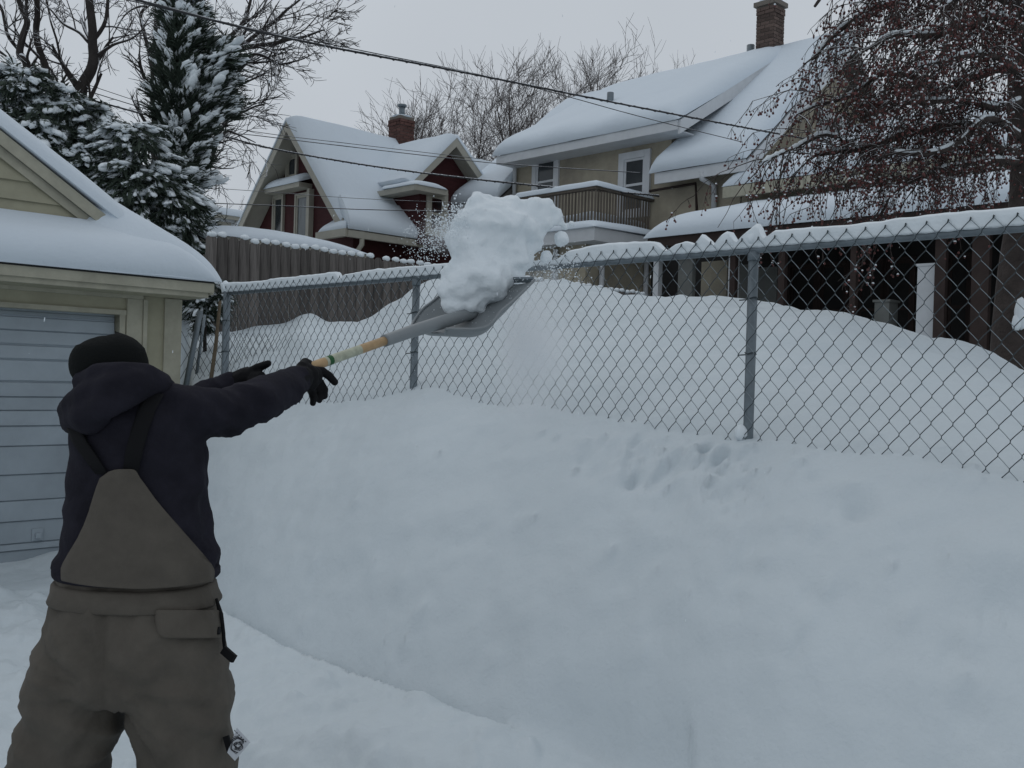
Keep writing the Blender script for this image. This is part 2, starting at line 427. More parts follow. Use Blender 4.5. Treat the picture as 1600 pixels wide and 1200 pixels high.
def heights(X, Y, detail=True):
    Yc = np.maximum(Y, 0.3)
    c = 800 + FOC * X / Yc
    c = np.clip(c, -900, 2300)
    zt = ci(c, 'toe', 2); Yt = ci(c, 'toe', 1)
    Yf = ci(c, 'base', 1); zb = ci(c, 'base', 2)
    Yk = ci(c, 'crest', 1); zk = ci(c, 'crest', 2)
    Yt = np.minimum(Yt, Yf - 0.7)
    z = zt * sstep(1.6, 1, 0) * 0 + zt * sstep(0, 1, (Y - 1.8) / np.maximum(Yt - 1.8, .3))
    sb = np.clip((Y - Yt) / np.maximum(Yf - Yt, .2), 0, 1)
    groove = 0.075 * (1 - sstep(770, 850, c) * (1 - 0.5 * sstep(1000, 1060, c)))
    bank = zt - groove + (zb - zt + groove) * (0.55 * sb + 0.45 * (1 - (1 - sb) ** 2.2))
    z = np.where(Y > Yt, bank, z)
    s2 = np.clip((Y - Yf) / np.maximum(Yk - Yf, .2), 0, 1)
    z = np.where(Y > Yf, zb + (zk - zb) * (1 - (1 - s2) ** 1.5), z)
    s3 = np.clip((Y - Yk) / 3.0, 0, 1)
    z = np.where(Y > Yk, zk + (np.minimum(1.35, zk) - zk) * (s3 * s3 * (3 - 2 * s3)), z)
    zfl = 0.04 + 0.10 * sstep(2, 7, Y)
    w = sstep(262, 300, c)
    w = np.maximum(w, sstep(10, 14, Y))
    z = zfl * (1 - w) + z * w
    # far fields stay level
    # the path is cut into the foot of the bank here, with a crisp edge on the right
    yc = np.interp(c, _cutc, _cuty)
    wd = 0.03 + 0.5 * (1 - sstep(940, 1012, c))
    m = (1 - sstep(-1, 0, (Y - yc) / wd)) * sstep(770, 840, c) * (1 - sstep(1095, 1110, c))
    zf2 = 0.36 + 0.05 * (Y - 4.2)
    m = m * (1 - sstep(.44, .62, z))
    z = z - m * np.clip(z - zf2, 0, .07)
    return z, c, Yt, Yf, Yk, w
def ground_z(x, y):
    return float(heights(np.array([x]), np.array([y]))[0][0])

cols = np.concatenate([np.linspace(-3200, -120, 60)[:-1], np.arange(-120, 1640, 4.6), np.linspace(1640, 6000, 80)])
rows = np.concatenate([np.linspace(0.25, 1.8, 14)[:-1], np.linspace(1.8, 9.5, 310)[:-1], np.linspace(9.5, 20, 70)[:-1], np.geomspace(20, 900, 26)])
GX = (cols[None, :] - 800) / FOC * rows[:, None]
GY = np.repeat(rows[:, None], len(cols), 1)
GZ, gc, gYt, gYf, gYk, gw = heights(GX, GY)
near = 1 - sstep(9, 16, GY)
onbank = sstep(-.05, .25, GY - gYt) * near
DN = np.zeros_like(GZ)
rough_m = np.exp(-((gc - 1090) / 150) ** 2) * np.exp(-((GY - gYf + .35) / .35) ** 2)
su = GX * .75 - GY * .25; sv = GZ * 1.15 + GY * .35          # coordinates lying in the slope
bk = onbank * (1 - sstep(-.1, .5, GY - gYf) * .5)
DN += bk * (0.024 * fbm(su, sv, 1.7, 4, 71, .5) + 0.006 * fbm(su, sv, 8.5, 4, 81, .6))
DN += bk * rough_m * 0.026 * fbm(su, sv, 9, 4, 41, .6)
ridge = 1 - np.abs(fbm(su * .6, sv * 1.5, 2.6, 3, 91))
DN += bk * 0.018 * np.maximum(0, ridge - .55) * sstep(-.1, .3, fbm(su, sv, 1.1, 2, 95))
GZ = GZ + near * (0.030 * fbm(GX, GY, 0.9, 3, 1) + 0.005 * fbm(GX, GY, 6, 3, 9) * sstep(.4, 2, GY))
floorm = (1 - sstep(-.15, .02, GY - gYt)) * near
GZ = GZ + floorm * (0.045 * fbm(GX, GY, 3.2, 4, 21) + 0.03 * np.maximum(0, fbm(GX, GY, 9, 3, 31)))
for px, py, r, h in ((-10, 890, .30, .09), (96, 884, .22, .14), (130, 900, .3, .08), (55, 930, .25, .03), (20, 960, .3, .04)):
    q = PZ(px, py, .16)
    GZ = GZ + h * np.exp(-(((GX - q.x) ** 2 + (GY - q.y) ** 2) / (r * r)))
yardm = sstep(.15, .8, GY - gYf) * near
GZ = GZ + yardm * 0.05 * fbm(GX, GY, 1.7, 4, 51)
rightm = sstep(1380, 1560, gc) * sstep(0.3, .9, gYf - GY) * near
GZ = GZ + rightm * 0.03 * fbm(GX, GY, 5, 4, 61)
for px, py, r, h in _clods:
    # find where that line of sight meets the bank
    d = ray(px, py); best = None
    ys = np.linspace(2.5, 9, 500)
    xs = EYE.x + d.x / d.y * ys; zs = EYE.z + d.z / d.y * ys
    hit = np.where(zs < heights(xs, ys)[0])[0]
    if len(hit) == 0: continue
    x0, y0 = xs[hit[0]], ys[hit[0]]
    rr = np.searchsorted(rows, [y0 - 3 * r, y0 + 3 * r])
    c0 = 800 + FOC * (x0 - 3 * r) / y0; c1 = 800 + FOC * (x0 + 3 * r) / y0
    cc = np.searchsorted(cols, [c0 - 10, c1 + 10])
    sl = (slice(rr[0], rr[1]), slice(cc[0], cc[1]))
    DN[sl] += h * 1.25 * np.exp(-(((GX[sl] - x0) ** 2 + (GY[sl] - y0) ** 2) / (r * r)))
GY = GY - .62 * DN * bk; GZ = GZ + DN * (.75 + .25 * (1 - bk))
nr, nc = GX.shape
gv = np.stack([GX, GY, GZ], -1).reshape(-1, 3)
idx = np.arange(nr * nc).reshape(nr, nc)
gf = np.stack([idx[:-1, :-1], idx[:-1, 1:], idx[1:, 1:], idx[1:, :-1]], -1).reshape(-1, 4)
gm = bpy.data.meshes.new('snow_ground')
gm.vertices.add(len(gv)); gm.vertices.foreach_set('co', gv.ravel())
gm.loops.add(gf.size); gm.loops.foreach_set('vertex_index', gf.ravel())
gm.polygons.add(len(gf)); gm.polygons.foreach_set('loop_start', np.arange(0, gf.size, 4))
gm.update(calc_edges=True); gm.validate()
gm.polygons.foreach_set('use_smooth', [True] * len(gm.polygons))
gm.materials.append(M['snow'])
ground = link('snow_ground', gm, None, V((0, 0, 0)), kind='structure')
# the part of the alley behind the camera
mb = MB(); mb.add([V((-40, -60, 0)), V((40, -60, 0)), V((40, 0.3, 0)), V((-40, 0.3, 0))], [(0, 1, 2, 3)])
mb.build('alley_floor', 'snow', None, kind='structure')

# ------------------------------------------------------------------ snow blankets and roofs
def snow_quad(mb, A, B, C_, D, th, nu=24, nv=14, r=0.35, rnd=(1, 1, 1, 1), amp=0.03, lip=0.0, seed=0, sag=0.0):
    """a blanket of snow over the quad A B C D; rnd: which edges (AB, BC, CD, DA) round off"""
    A, B, C_, D = map(V, (A, B, C_, D))
    us = [0.5 - 0.5 * math.cos(math.pi * i / nu) for i in range(nu + 1)]
    vs = [0.5 - 0.5 * math.cos(math.pi * i / nv) for i in range(nv + 1)]
    lu = ((B - A).length + (C_ - D).length) / 2; lv = ((D - A).length + (C_ - B).length) / 2
    nrm = (B - A).cross(D - A)
    if nrm.length < 1e-6: nrm = (C_ - D).cross(D - A)
    nrm.normalize()
    if nrm.z < 0: nrm = -nrm
    o = len(mb.v)
    def e(d, on):
        if not on: return 1.0
        k = min(d / r, 1.0); return math.sqrt(max(0.0, 1 - (1 - k) ** 2))
    top = []; bot = []
    outv = ((A - D) + (B - C_)); outv.z = 0
    if outv.length > 0: outv.normalize()
    for j, v in enumerate(vs):
        for i, u in enumerate(us):
            p = (A * (1 - u) + B * u) * (1 - v) + (D * (1 - u) + C_ * u) * v
            h = th * e(v * lv, rnd[0]) * e((1 - u) * lu, rnd[1]) * e((1 - v) * lv, rnd[2]) * e(u * lu, rnd[3])
            nz = noise.fractal(p * 0.9 + V((seed, 0, 0)), 1, 2, 3) * amp * min(1, h / th * 1.5)
            bulge = lip * math.exp(-v * lv / (0.5 * th + .02)) * min(1, h / th + (0 if v > 0 else 0))
            edge = noise.noise(p * 1.7 + V((seed, 3, 0))) * amp * 0.8 * math.exp(-v * lv / 0.25)
            top.append(p + nrm * (h + nz) + outv * (bulge + edge) + UP * (-sag * u * (1 - u) * 4 * (1 - v)))
            bot.append(p - nrm * 0.004 + outv * edge * (1 if v == 0 else 1))
    mb.v.extend(top); mb.v.extend(bot)
    n = len(top); w = nu + 1
    for j in range(nv):
        for i in range(nu):
            a = o + j * w + i
            mb.f.append((a, a + 1, a + 1 + w, a + w)); mb.m.append(0)
            b = a + n
            mb.f.append((b, b + w, b + 1 + w, b + 1)); mb.m.append(0)
    bd = [j for j in range(nu)] + [nu + k * w for k in range(nv)] + [nv * w + nu - k for k in range(nu)] + [(nv - k) * w for k in range(nv)]
    for k in range(len(bd)):
        a = o + bd[k]; b = o + bd[(k + 1) % len(bd)]
        mb.f.append((a, a + n, b + n, b)); mb.m.append(0)
    return mb
def slab(mb, A, B, C_, D, th, mi=0):
    A, B, C_, D = map(V, (A, B, C_, D))
    dn = UP * -th
    return mb.hexa([A + dn, B + dn, C_ + dn, D + dn, A, B, C_, D], mi)
def window(pl, rect, parent, trim='white_trim', glass='glass', tw=0.09, out=0.03, rail=True, name='window'):
    a0, a1, z0, z1 = rect
    f = MB()
    f.pbox(pl, a0 - tw, a0, z0 - tw, z1 + tw, -.05, out); f.pbox(pl, a1, a1 + tw, z0 - tw, z1 + tw, -.05, out)
    f.pbox(pl, a0, a1, z1, z1 + tw, -.05, out + .004); f.pbox(pl, a0, a1, z0 - tw, z0, -.05, out + .02)
    w = f.build(name, trim, parent)
    s = MB(); sw = 0.045
    s.pbox(pl, a0, a0 + sw, z0, z1, -.05, out - .02); s.pbox(pl, a1 - sw, a1, z0, z1, -.05, out - .02)
    s.pbox(pl, a0 + sw, a1 - sw, z1 - sw, z1, -.05, out - .022); s.pbox(pl, a0 + sw, a1 - sw, z0, z0 + sw, -.05, out - .022)
    if rail:
        zm = (z0 + z1) / 2; s.pbox(pl, a0 + sw, a1 - sw, zm - sw / 2, zm + sw / 2, -.05, out - .018)
    s.build('sash', trim, w)
    g = MB(); g.pbox(pl, a0 + .01, a1 - .01, z0 + .01, z1 - .01, -.06, out - .04); g.build('pane', glass, w)
    return w

# ------------------------------------------------------------------ garage
def build_garage():
    K = P(278, 575, 8.25)
    gp = Pl(K, GD)                                  # front wall, a = 0 at the right corner
    if gp.e.dot(GD) < 0: gp.e = -gp.e
    g = thing('garage', 'beige garage with a pale overhead door under a deep snow covered roof', 'garage', (K.x, K.y, 0.1))
    aL = -3.9
    a_d1 = gp.at(186, 520)[0]; a_d0 = a_d1 - 2.75
    z_d = gp.at(120, 487)[1]
    ze = gp.off(.36).at(200, 428)[1] - .165                # under side of the eave
    ar = gp.off(.36).at(333, 444)[0]                # right end of the eave
    w = MB()
    w.pbox(gp, a_d1, 0, -.3, ze + .03, -.14, 0); w.pbox(gp, aL, a_d0, -.3, ze + .03, -.14, 0); w.pbox(gp, a_d0, a_d1, z_d, ze + .03, -.14, 0)
    w.pbox(gp, -.14, 0, -.3, ze, -5.5, -.142); w.pbox(gp, aL, aL + .14, -.3, ze, -5.5, -.142); w.pbox(gp, aL + .14, -.14, -.3, ze, -5.5, -5.36)
    w.build('wall', 'beige', g)
    t = MB()                                        # trim round the door and the corner board
    t.pbox(gp, a_d1, a_d1 + .045, 0, z_d, -.10, .012)
    t.pbox(gp, a_d1 + .05, a_d1 + .175, 0, z_d + .13, 0.002, .03)
    t.pbox(gp, a_d1 + .178, a_d1 + .21, 0, z_d + .13, 0.002, .045)
    t.pbox(gp, a_d0 - .15, a_d1 + .046, z_d - .002, z_d + .035, -.10, .026)
    t.pbox(gp, a_d0 - .15, a_d1 + .175, z_d + .132, z_d + .16, .002, .04)
    t.build('door_trim', 'beige_trim', g)
    t = MB(); t.pbox(gp, -.135, .012, 0, ze + .025, .002, .022); t.build('corner_board', 'beige_trim', g)
    d = MB(); d.pbox(gp, a_d0, a_d1, 0, z_d, -.135, -.10); door = d.build('garage_door', 'garage_door', g)
    cuts = [487, 496, 517, 540, 563, 597, 620, 641, 665, 696, 740, 780, 812, 846, 857, 892, 930]
    zs = [gp.off(-.09).at(60, y)[1] for y in cuts]
    for i in range(len(zs) - 1):
        z1, z0 = zs[i], zs[i + 1]
        dark = i in (0, 2, 3, 4)
        p = MB(); gp_ = .012 if dark else .005
        o = -.082 + (0.004 if i % 2 else 0)
        p.hexa([gp.pt(a_d0 + .01, z0 + gp_, -.10), gp.pt(a_d1 - .005, z0 + gp_, -.10), gp.pt(a_d1 - .005, z0 + gp_, o), gp.pt(a_d0 + .01, z0 + gp_, o),
                gp.pt(a_d0 + .01, z1, -.10), gp.pt(a_d1 - .005, z1, -.10), gp.pt(a_d1 - .005, z1 - .008, o - .008), gp.pt(a_d0 + .01, z1 - .008, o - .008)])
        p.build('door_panel', 'garage_door', door)
    h = MB(); ah, zh = gp.at(66, 838); h.pbox(gp, ah - .05, ah + .03, zh - .04, zh + .05, -.083, -.07); h.pbox(gp, ah - .03, ah + .01, zh - .02, zh + .02, -.07, -.045)
    h.build('door_handle', 'garage_door', door)
    # roof: right slope, left slope, pent roof over the door
    rkp = gp.off(.07)
    (ra0, rz0), (ra1, rz1) = rkp.at(0, 203), rkp.at(128, 316)
    slope = (rz0 - ze - .13) / (ar - ra0)
    zrk = lambda a: ze + .13 + slope * (ar - a)            # top of the rake
    zeR = zrk(ar) - .16
    arid = -2.05; zrid = zrk(arid) - .16
    pass
    FO = .07
    rf = MB(); aL2 = 2 * arid - ar
    slab(rf, gp.pt(ar, zeR + .16, FO), gp.pt(ar, zeR + .16, -5.8), gp.pt(arid, zrid + .16, -5.8), gp.pt(arid, zrid + .16, FO), .10)
    slab(rf, gp.pt(arid - .001, zrid + .16, FO), gp.pt(arid - .001, zrid + .16, -5.8), gp.pt(aL2, zeR + .16, -5.8), gp.pt(aL2, zeR + .16, FO), .10)
    roof = rf.build('roof', 'shingle', g)
    fa = MB()
    fa.pbox(gp, aL2, ar + .005, ze + .075, ze + .150, .345, .372)
    fa.build('fascia', 'beige_trim', g); fa = MB()
    fa.pbox(gp, aL2, ar, ze + .151, ze + .166, .30, .378); fa.build('drip_edge', 'dark_gap', g); fa = MB()
    fa.pbox(gp, aL2, ar - .03, ze + .035, ze + .10, .30, .344)
    fa.build('fascia', 'beige_trim', g)
    fa = MB(); fa.pbox(gp, ar - .02, ar + .012, ze + .06, ze + .15, -5.8, .344); fa.build('fascia', 'beige_trim', g)
    so = MB(); so.pbox(gp, aL2, ar - .04, ze + .030, ze + .045, .003, .30); so.build('soffit', 'beige', g)
    pr = MB(); slab(pr, gp.pt(aL2 + .02, ze + .155, .34), gp.pt(ar - .06, ze + .155, .34), gp.pt(ar - .5, ze + .37, .0), gp.pt(aL2 + .4, ze + .38, .0), .05); pr.build('pent_roof', 'shingle', g)
    # gable face above: clapboards one by one
    zg0 = ze + .24
    base = MB(); rk = lambda z: ar - (z - zeR - .05) / slope
    base.prism([gp.pt(aL2 + .3, ze, -.02), gp.pt(ar - .4, ze, -.02), gp.pt(arid, zrid + .02, -.02)], gp.n * -.10); base.build('gable_wall', 'dark_gap', g)
    z = zg0; bh = .142
    while z < zrid - .25:
        b = MB(); z1 = min(z + bh, zrid - .12)
        aR0, aR1 = rk(z) - .04, rk(z1) - .04
        aL0, aL1 = 2 * arid - aR0, 2 * arid - aR1
        b.hexa([gp.pt(aL0, z, -.02), gp.pt(aR0, z, -.02), gp.pt(aR0, z, .026), gp.pt(aL0, z, .026),
                gp.pt(aL1, z1, -.02), gp.pt(aR1, z1, -.02), gp.pt(aR1, z1, .004), gp.pt(aL1, z1, .004)])
        b.build('clapboard', 'beige', g); z += bh
    for s_ in (1, -1):
        rb = MB()
        f_ = lambda a: a if s_ > 0 else 2 * arid - a
        def strip(lo, hi, o0, o1):
            c = [gp.pt(f_(ar - .6), zrk(ar - .6) + lo, o0), gp.pt(f_(arid), zrk(arid) + lo, o0), gp.pt(f_(arid), zrk(arid) + hi, o0), gp.pt(f_(ar - .6), zrk(ar - .6) + hi, o0)]
            rb.prism(c, gp.n * (o1 - o0))
        strip(-.18, -.09, .027, .042); strip(-.106, -.005, .071, .086)
        rb.build('rake_board', 'beige_trim', g)
    # snow
    s1 = MB(); zt_ = zeR + .17
    snow_quad(s1, gp.pt(ar + .05, zt_, FO + .05), gp.pt(ar + .05, zt_, -5.8), gp.pt(arid, zrid + .17, -5.8), gp.pt(arid, zrid + .17, FO + .05), .20, 30, 24, .42, (1, 1, 0, 1), .03, .05, 3)
    aM = aL2 - .05
    snow_quad(s1, gp.pt(aM, zt_, -5.8), gp.pt(aM, zt_, FO + .05), gp.pt(arid, zrid + .17, FO + .05), gp.pt(arid, zrid + .17, -5.8), .20, 20, 16, .42, (1, 1, 0, 1), .03, .05, 4)
    # snow heaped on the pent roof against the gable
    snow_quad(s1, gp.pt(aL2 + .02, ze + .165, .41), gp.pt(ar + .03, ze + .165, .41), gp.pt(ar - .30, ze + .40, -.05), gp.pt(aL2 + .3, ze + .42, -.05), .21, 40, 22, .30, (1, 1, 0, 1), .02, .03, 8)
    # the shoulder where both run together at the corner
    at_ = gp.at(126, 316)[0]; na, no = 44, 36; o_ = len(s1.v)
    pent = lambda o: ze + .165 + (.41 - o) / .46 * .235
    for j in range(no + 1):
        v_ = 1 - math.cos(math.pi / 2 * j / no); o = .412 - v_ * 1.9
        for i in range(na + 1):
            u_ = math.sin(math.pi / 2 * i / na); a = at_ + (ar + .055 - at_) * u_
            wdt = .10 + .30 * min(1, max(0, (a - at_) / .5))
            k = max(0, min(1, (wdt - o) / (wdt + .12))); k = k * k * (3 - 2 * k) * min(1, (a - at_) / .15)
            b_ = pent(max(o, -.05)) * (1 - k) + (zrk(a) + .01) * k
            d1 = (.412 - o) / .26; d2 = (ar + .055 - a) / .46
            e1 = math.sqrt(max(0, 1 - (1 - min(1, d1)) ** 2)); e2 = math.sqrt(max(0, 1 - (1 - min(1, d2)) ** 2))
            th = (.215 + .06 * max(0, min(1, (a - at_) / 1.2))) * e1 * e2
            p_ = gp.pt(a + .03 * (1 - e2) * 0, b_ + th, o)
            s1.v.append(p_ + UP * .02 * noise.noise(p_ * 1.7))
    for j in range(no):
        for i in range(na):
            q_ = o_ + j * (na + 1) + i; s1.f.append((q_, q_ + 1, q_ + na + 2, q_ + na + 1)); s1.m.append(0)
    s1.build('snow_cover', 'roof_snow', roof, smooth=True)
build_garage()

# ------------------------------------------------------------------ chain link fence
def build_chain_fence():
    SP = 2.44
    g = thing('chain_link_fence', 'galvanised chain link fence with snow along its top rail', 'fence', (POST0.x, POST0.y, 1.2))
    fp = fence_pl
    a_at = lambda k: SP * k
    for k in (-1, 0, 1, 2):
        r = 0.030 if k == 2 else 0.0235
        b = MB(); a = a_at(k); top = RAIL_Z + (0.05 if k == 2 else -.018)
        b.tube([fp.pt(a, .6, 0), fp.pt(a, top, 0)], r, 12)
        if k != 2:
            b.tube([fp.pt(a, RAIL_Z - .05, 0), fp.pt(a, RAIL_Z - .01, 0)], r + .004, 12)
        else:
            b.ball(fp.pt(a, top, 0), r + .003, fine=True)
        p = b.build('post', 'galv', g, smooth=True)
        for q in range(2):
            ties = MB()
            zz = RAIL_Z - .22 - q * .25
            ties.tube([fp.pt(a + (r + .003) * math.cos(t) , zz + .004 * math.sin(3 * t), (r + .003) * math.sin(t)) for t in [i * math.pi / 5 - .3 for i in range(7)]] + [fp.pt(a + .05, zz - .01, .03)], .003, 5)
            ties.build('tie_wire', 'wire', p)
    b = MB(); b.tube([fp.pt(a_at(-1.1), RAIL_Z, 0), fp.pt(a_at(0.9), RAIL_Z, 0), fp.pt(a_at(2), RAIL_Z, 0)], .0185, 12)
    b.build('top_rail', 'galv', g, smooth=True)
    # the fabric: every woven wire is a piece
    W, H = 0.0421, 0.105
    nseg = 25
    def wire_mesh(phase):
        m = MB()
        ztop = 0.045
        for i in range(nseg):
            z1 = ztop - i * H / 2; z0 = z1 - H / 2
            # at the top both kinds meet: phase 0 at x = W, phase 1 at x = 0
            xt, xb = ((W, 0) if i % 2 == 0 else (0, W)) if phase == 0 else ((0, W) if i % 2 == 0 else (W, 0))
            slash = xt < xb                       # a grows to the left: '/' rises to smaller a
            dpt = .0045 if slash else -.0045
            pts = []
            for t in (0, .10, .5, .90, 1):
                e_ = {0: 0, .10: .02, .5: .5, .90: .98, 1: 1}[t]
                x = xt + (xb - xt) * e_
                o = dpt * math.sin(math.pi * t)
                pts.append(FD * x + UP * (z1 + (z0 - z1) * t) + fp.n * o)
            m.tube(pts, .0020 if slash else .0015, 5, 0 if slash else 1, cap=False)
        if phase == 0:                             # twisted barb on the knuckle
            m.tube([FD * (W - .002) + UP * ztop, FD * W + UP * (ztop + .006), FD * (W + .004) + UP * (ztop - .01)], .0026, 5, 0)
        ob = m.build('wire', ['wire', 'wire_lit'], g, smooth=True)
        # mesh was built around the world origin; store as shared data
        me = ob.data
        for v in me.vertices: v.co += ORG[g.name]
        bpy.data.objects.remove(ob)
        return me
    m0, m1 = wire_mesh(0), wire_mesh(1)
    k0 = int(-1.05 * SP / W); k1 = int(2 * SP / W)
    if k0 % 2: k0 += 1
    for k in range(k0, k1):
        inst('wire', m0 if k % 2 == 0 else m1, g, fp.pt(k * W, RAIL_Z + random.uniform(-.003, .003) * 0, .034))
    # snow lying on the rail
    hp = [(-2.7, .062), (-1.0, .064), (-.35, .06), (-.12, .062), (-.06, .03), (-.03, .11), (.0, .085), (.05, .05), (.08, .02), (.12, .075), (.16, .06), (.2, .018), (.27, .075), (.31, .03), (.36, .055), (.43, .045), (.47, .012), (.5, .03), (.54, .07), (1.0, .075), (1.13, .06), (1.2, .02), (1.5, .03), (1.8, .05), (2.44, .06), (3.0, .062), (3.2, .05), (3.25, .01), (3.3, .07), (3.9, .065), (4.5, .06), (4.85, .07), (4.93, .08)]
    ha = [x for x, _ in hp]; hv = [y for _, y in hp]
    s = MB(); rings = []
    a = -2.6
    while a < 4.94:
        h = float(np.interp(a, ha, hv)) * (1 + .22 * noise.noise(V((a * 3.1, 1, 0)))) + .005 * noise.noise(V((a * 14, 5, 0)))
        h = max(h, .006)
        wd = .021 + .008 * min(1, h / .06) + .003 * noise.noise(V((a * 17, 9, 0)))
        # hangs a little lower between the knuckles
        kn = abs(math.sin(math.pi * (a - W) / (2 * W)))
        dr = .012 * (1 - kn) + .006
        pr = [(-wd, .004), (-wd * 1.05, h * .45), (-wd * .8, h * .8), (-wd * .35, h), (wd * .3, h), (wd * .8, h * .82), (wd * .55, h * .5), (wd * .42, .004), (wd * .35, -.004 - dr * .3), (wd * .2, -.002)]
        rings.append([fp.pt(a, RAIL_Z + .012 + z, x + (.012 if x > 0 else 0) + .006 * noise.noise(V((a * 12, z * 30, x * 30)))) for x, z in pr])
        a += .014
    s.loft(rings); s.build('snow_cap', 'clump', g, smooth=True)
    c = MB()
    for k, (ry, rz) in ((0, (.035, .03)), (2, (.04, .05))):
        c = MB(); c.ball(fp.pt(a_at(k), RAIL_Z + .05, .012), .03, .03, rz, True, 0, .12); c.build('snow_lump', 'clump', g, smooth=True)
    c = MB(); c.ball(fp.pt(.02, RAIL_Z - .83, .03), .03, .025, .04, True, 0, .15); c.build('snow_lump', 'clump', g, smooth=True)
build_chain_fence()

# leaning poles and old wire by the garage corner
def leaning():
    p = MB(); p.tube([P(290, 606, 8.35), P(313, 486, 8.5)], .024, 10); o = p.build('leaning_pipe', 'galv', None, True, P(290, 606, 8.35))
    tag(o, 'steel pipe leaning in the gap beside the garage corner', 'pipe')
    p = MB(); p.tube([P(304, 606, 8.75), P(320, 492, 8.9)], .014, 8); o = p.build('thin_pipe', 'galv', None, True, P(304, 606, 8.75))
    tag(o, 'thin steel pipe between the leaning pipe and the wooden stake', 'pipe')
    p = MB(); a, b = P(327, 612, 8.2), P(344, 470, 8.3)
    p.tube([a, (a + b) / 2 + V((.008, 0, 0)), b], [.017, .016, .013], 7); o = p.build('wooden_stake', 'rust', None, True, a)
    tag(o, 'brown wooden stake leaning next to the last fence post', 'stake')
    g = MB()                                       # scrap of old wire mesh
    q = Pl(P(315, 560, 8.65), V((1, .15, 0)))
    for i in range(15):
        for s_ in (1, -1):
            pts = []
            for k in range(9):
                t = k / 8
                pts.append(q.pt(-.12 + i * .055 + s_ * (t - .5) * .9 * .25 + .02 * noise.noise(V((i, k, s_))), 1.62 + t * .42, .03 * noise.noise(V((i * .3, t * 2, 4)))))
            g.tube(pts, .0022, 4, cap=False)
    o = g.build('wire_netting', 'wire', None, origin=q.pt(0, 1.6))
    tag(o, 'limp scrap of old wire netting hanging between the poles by the garage', 'netting')
leaning()

# ------------------------------------------------------------------ weathered board fence
def build_wood_fence():
    wp = Pl(P(340, 368, 10.3), GD)
    if wp.e.dot(GD) < 0: wp.e = -wp.e
    a0 = wp.at(322, 370)[0]; a1 = wp.at(1016, 460)[0]
    z0 = wp.at(345, 368)[1]; z1 = wp.at(1005, 459)[1]
    g = thing('board_fence', 'weathered grey stockade fence of dog eared boards with snow on the tips', 'fence', tuple(wp.pt(0, 1.2)))
    wd = .125
    def picket():
        m = MB(); o = ORG[g.name]
        h = wd / 2 - .004; c = .038
        poly = [o + wp.e * x + UP * z for x, z in ((-h, -1.83), (h, -1.83), (h, -c), (h - c, 0), (-h + c, 0), (-h, -c))]
        m.prism(poly, wp.n * -.02)
        ob = m.build('picket', 'wood_grey', g); me = ob.data; bpy.data.objects.remove(ob); return me
    def bead(sd):
        random.seed(sd); m = MB(); o = ORG[g.name]
        m.ball(o + V((0, 0, .006)) - wp.n * .01, wd * .43, wd * .3, .032, True, 0, .1, rot=Matrix.Rotation(math.atan2(wp.e.y, wp.e.x), 3, 'Z'))
        ob = m.build('snow_cap', 'clump', g, smooth=True); me = ob.data; bpy.data.objects.remove(ob); return me
    me = picket(); bs = [bead(s_) for s_ in (1, 2, 3)]
    n = int((a1 - a0) / wd)
    random.seed(11)
    for i in range(n):
        a = a0 + (i + .5) * wd
        z = z0 + (z1 - z0) * (i / (n - 1)) + random.uniform(-.012, .012)
        inst('picket', me, g, wp.pt(a, z, random.uniform(0, .006)), wp.n.rotation_difference(wp.n) @ Matrix.Rotation(random.uniform(-.006, .006), 3, wp.n).to_quaternion())
        if random.random() < .93:
            inst('snow_cap', random.choice(bs), g, wp.pt(a + random.uniform(-.01, .01), z - random.uniform(0, .008), 0))
    for dz in (-.25, -1.5):
        r = MB(); r.hexa([wp.pt(a0, z0 + dz - .04, -.06), wp.pt(a1, z1 + dz - .04, -.06), wp.pt(a1, z1 + dz - .04, -.022), wp.pt(a0, z0 + dz - .04, -.022),
                          wp.pt(a0, z0 + dz + .04, -.06), wp.pt(a1, z1 + dz + .04, -.06), wp.pt(a1, z1 + dz + .04, -.022), wp.pt(a0, z0 + dz + .04, -.022)]); r.build('rail', 'wood_grey', g)
    return wp
wood_pl = build_wood_fence()

# low shed behind the boards, and a white house far off
def shed():
    sp = wood_pl.off(-3.3)
    a0, a1 = sp.at(330, 375)[0], sp.at(574, 398)[0]
    z = sp.at(572, 398)[1]
    g = thing('shed', 'low shed behind the board fence, only its snowy roof showing', 'shed', tuple(sp.pt(a0, 1.2)))
    w = MB(); w.pbox(sp, a0 + .1, a1 - .15, 1.1, z - .1, -2.6, -.05); w.build('wall', 'cream', g)
    r = MB(); slab(r, sp.pt(a0, z, 0), sp.pt(a1, z, 0), sp.pt(a1, z + .25, -2.8), sp.pt(a0, z + .25, -2.8), .1); rr = r.build('roof', 'cream', g)
    s = MB(); snow_quad(s, sp.pt(a0 - .02, z + .005, .05), sp.pt(a1, z + .005, .05), sp.pt(a1 - .3, z + .25, -2.7), sp.pt(a0, z + .25, -2.7), .20, 30, 14, .9, (1, 1, 1, 1), .02, .02, 5)
    s.build('snow_cover', 'roof_snow', rr, smooth=True)
shed()
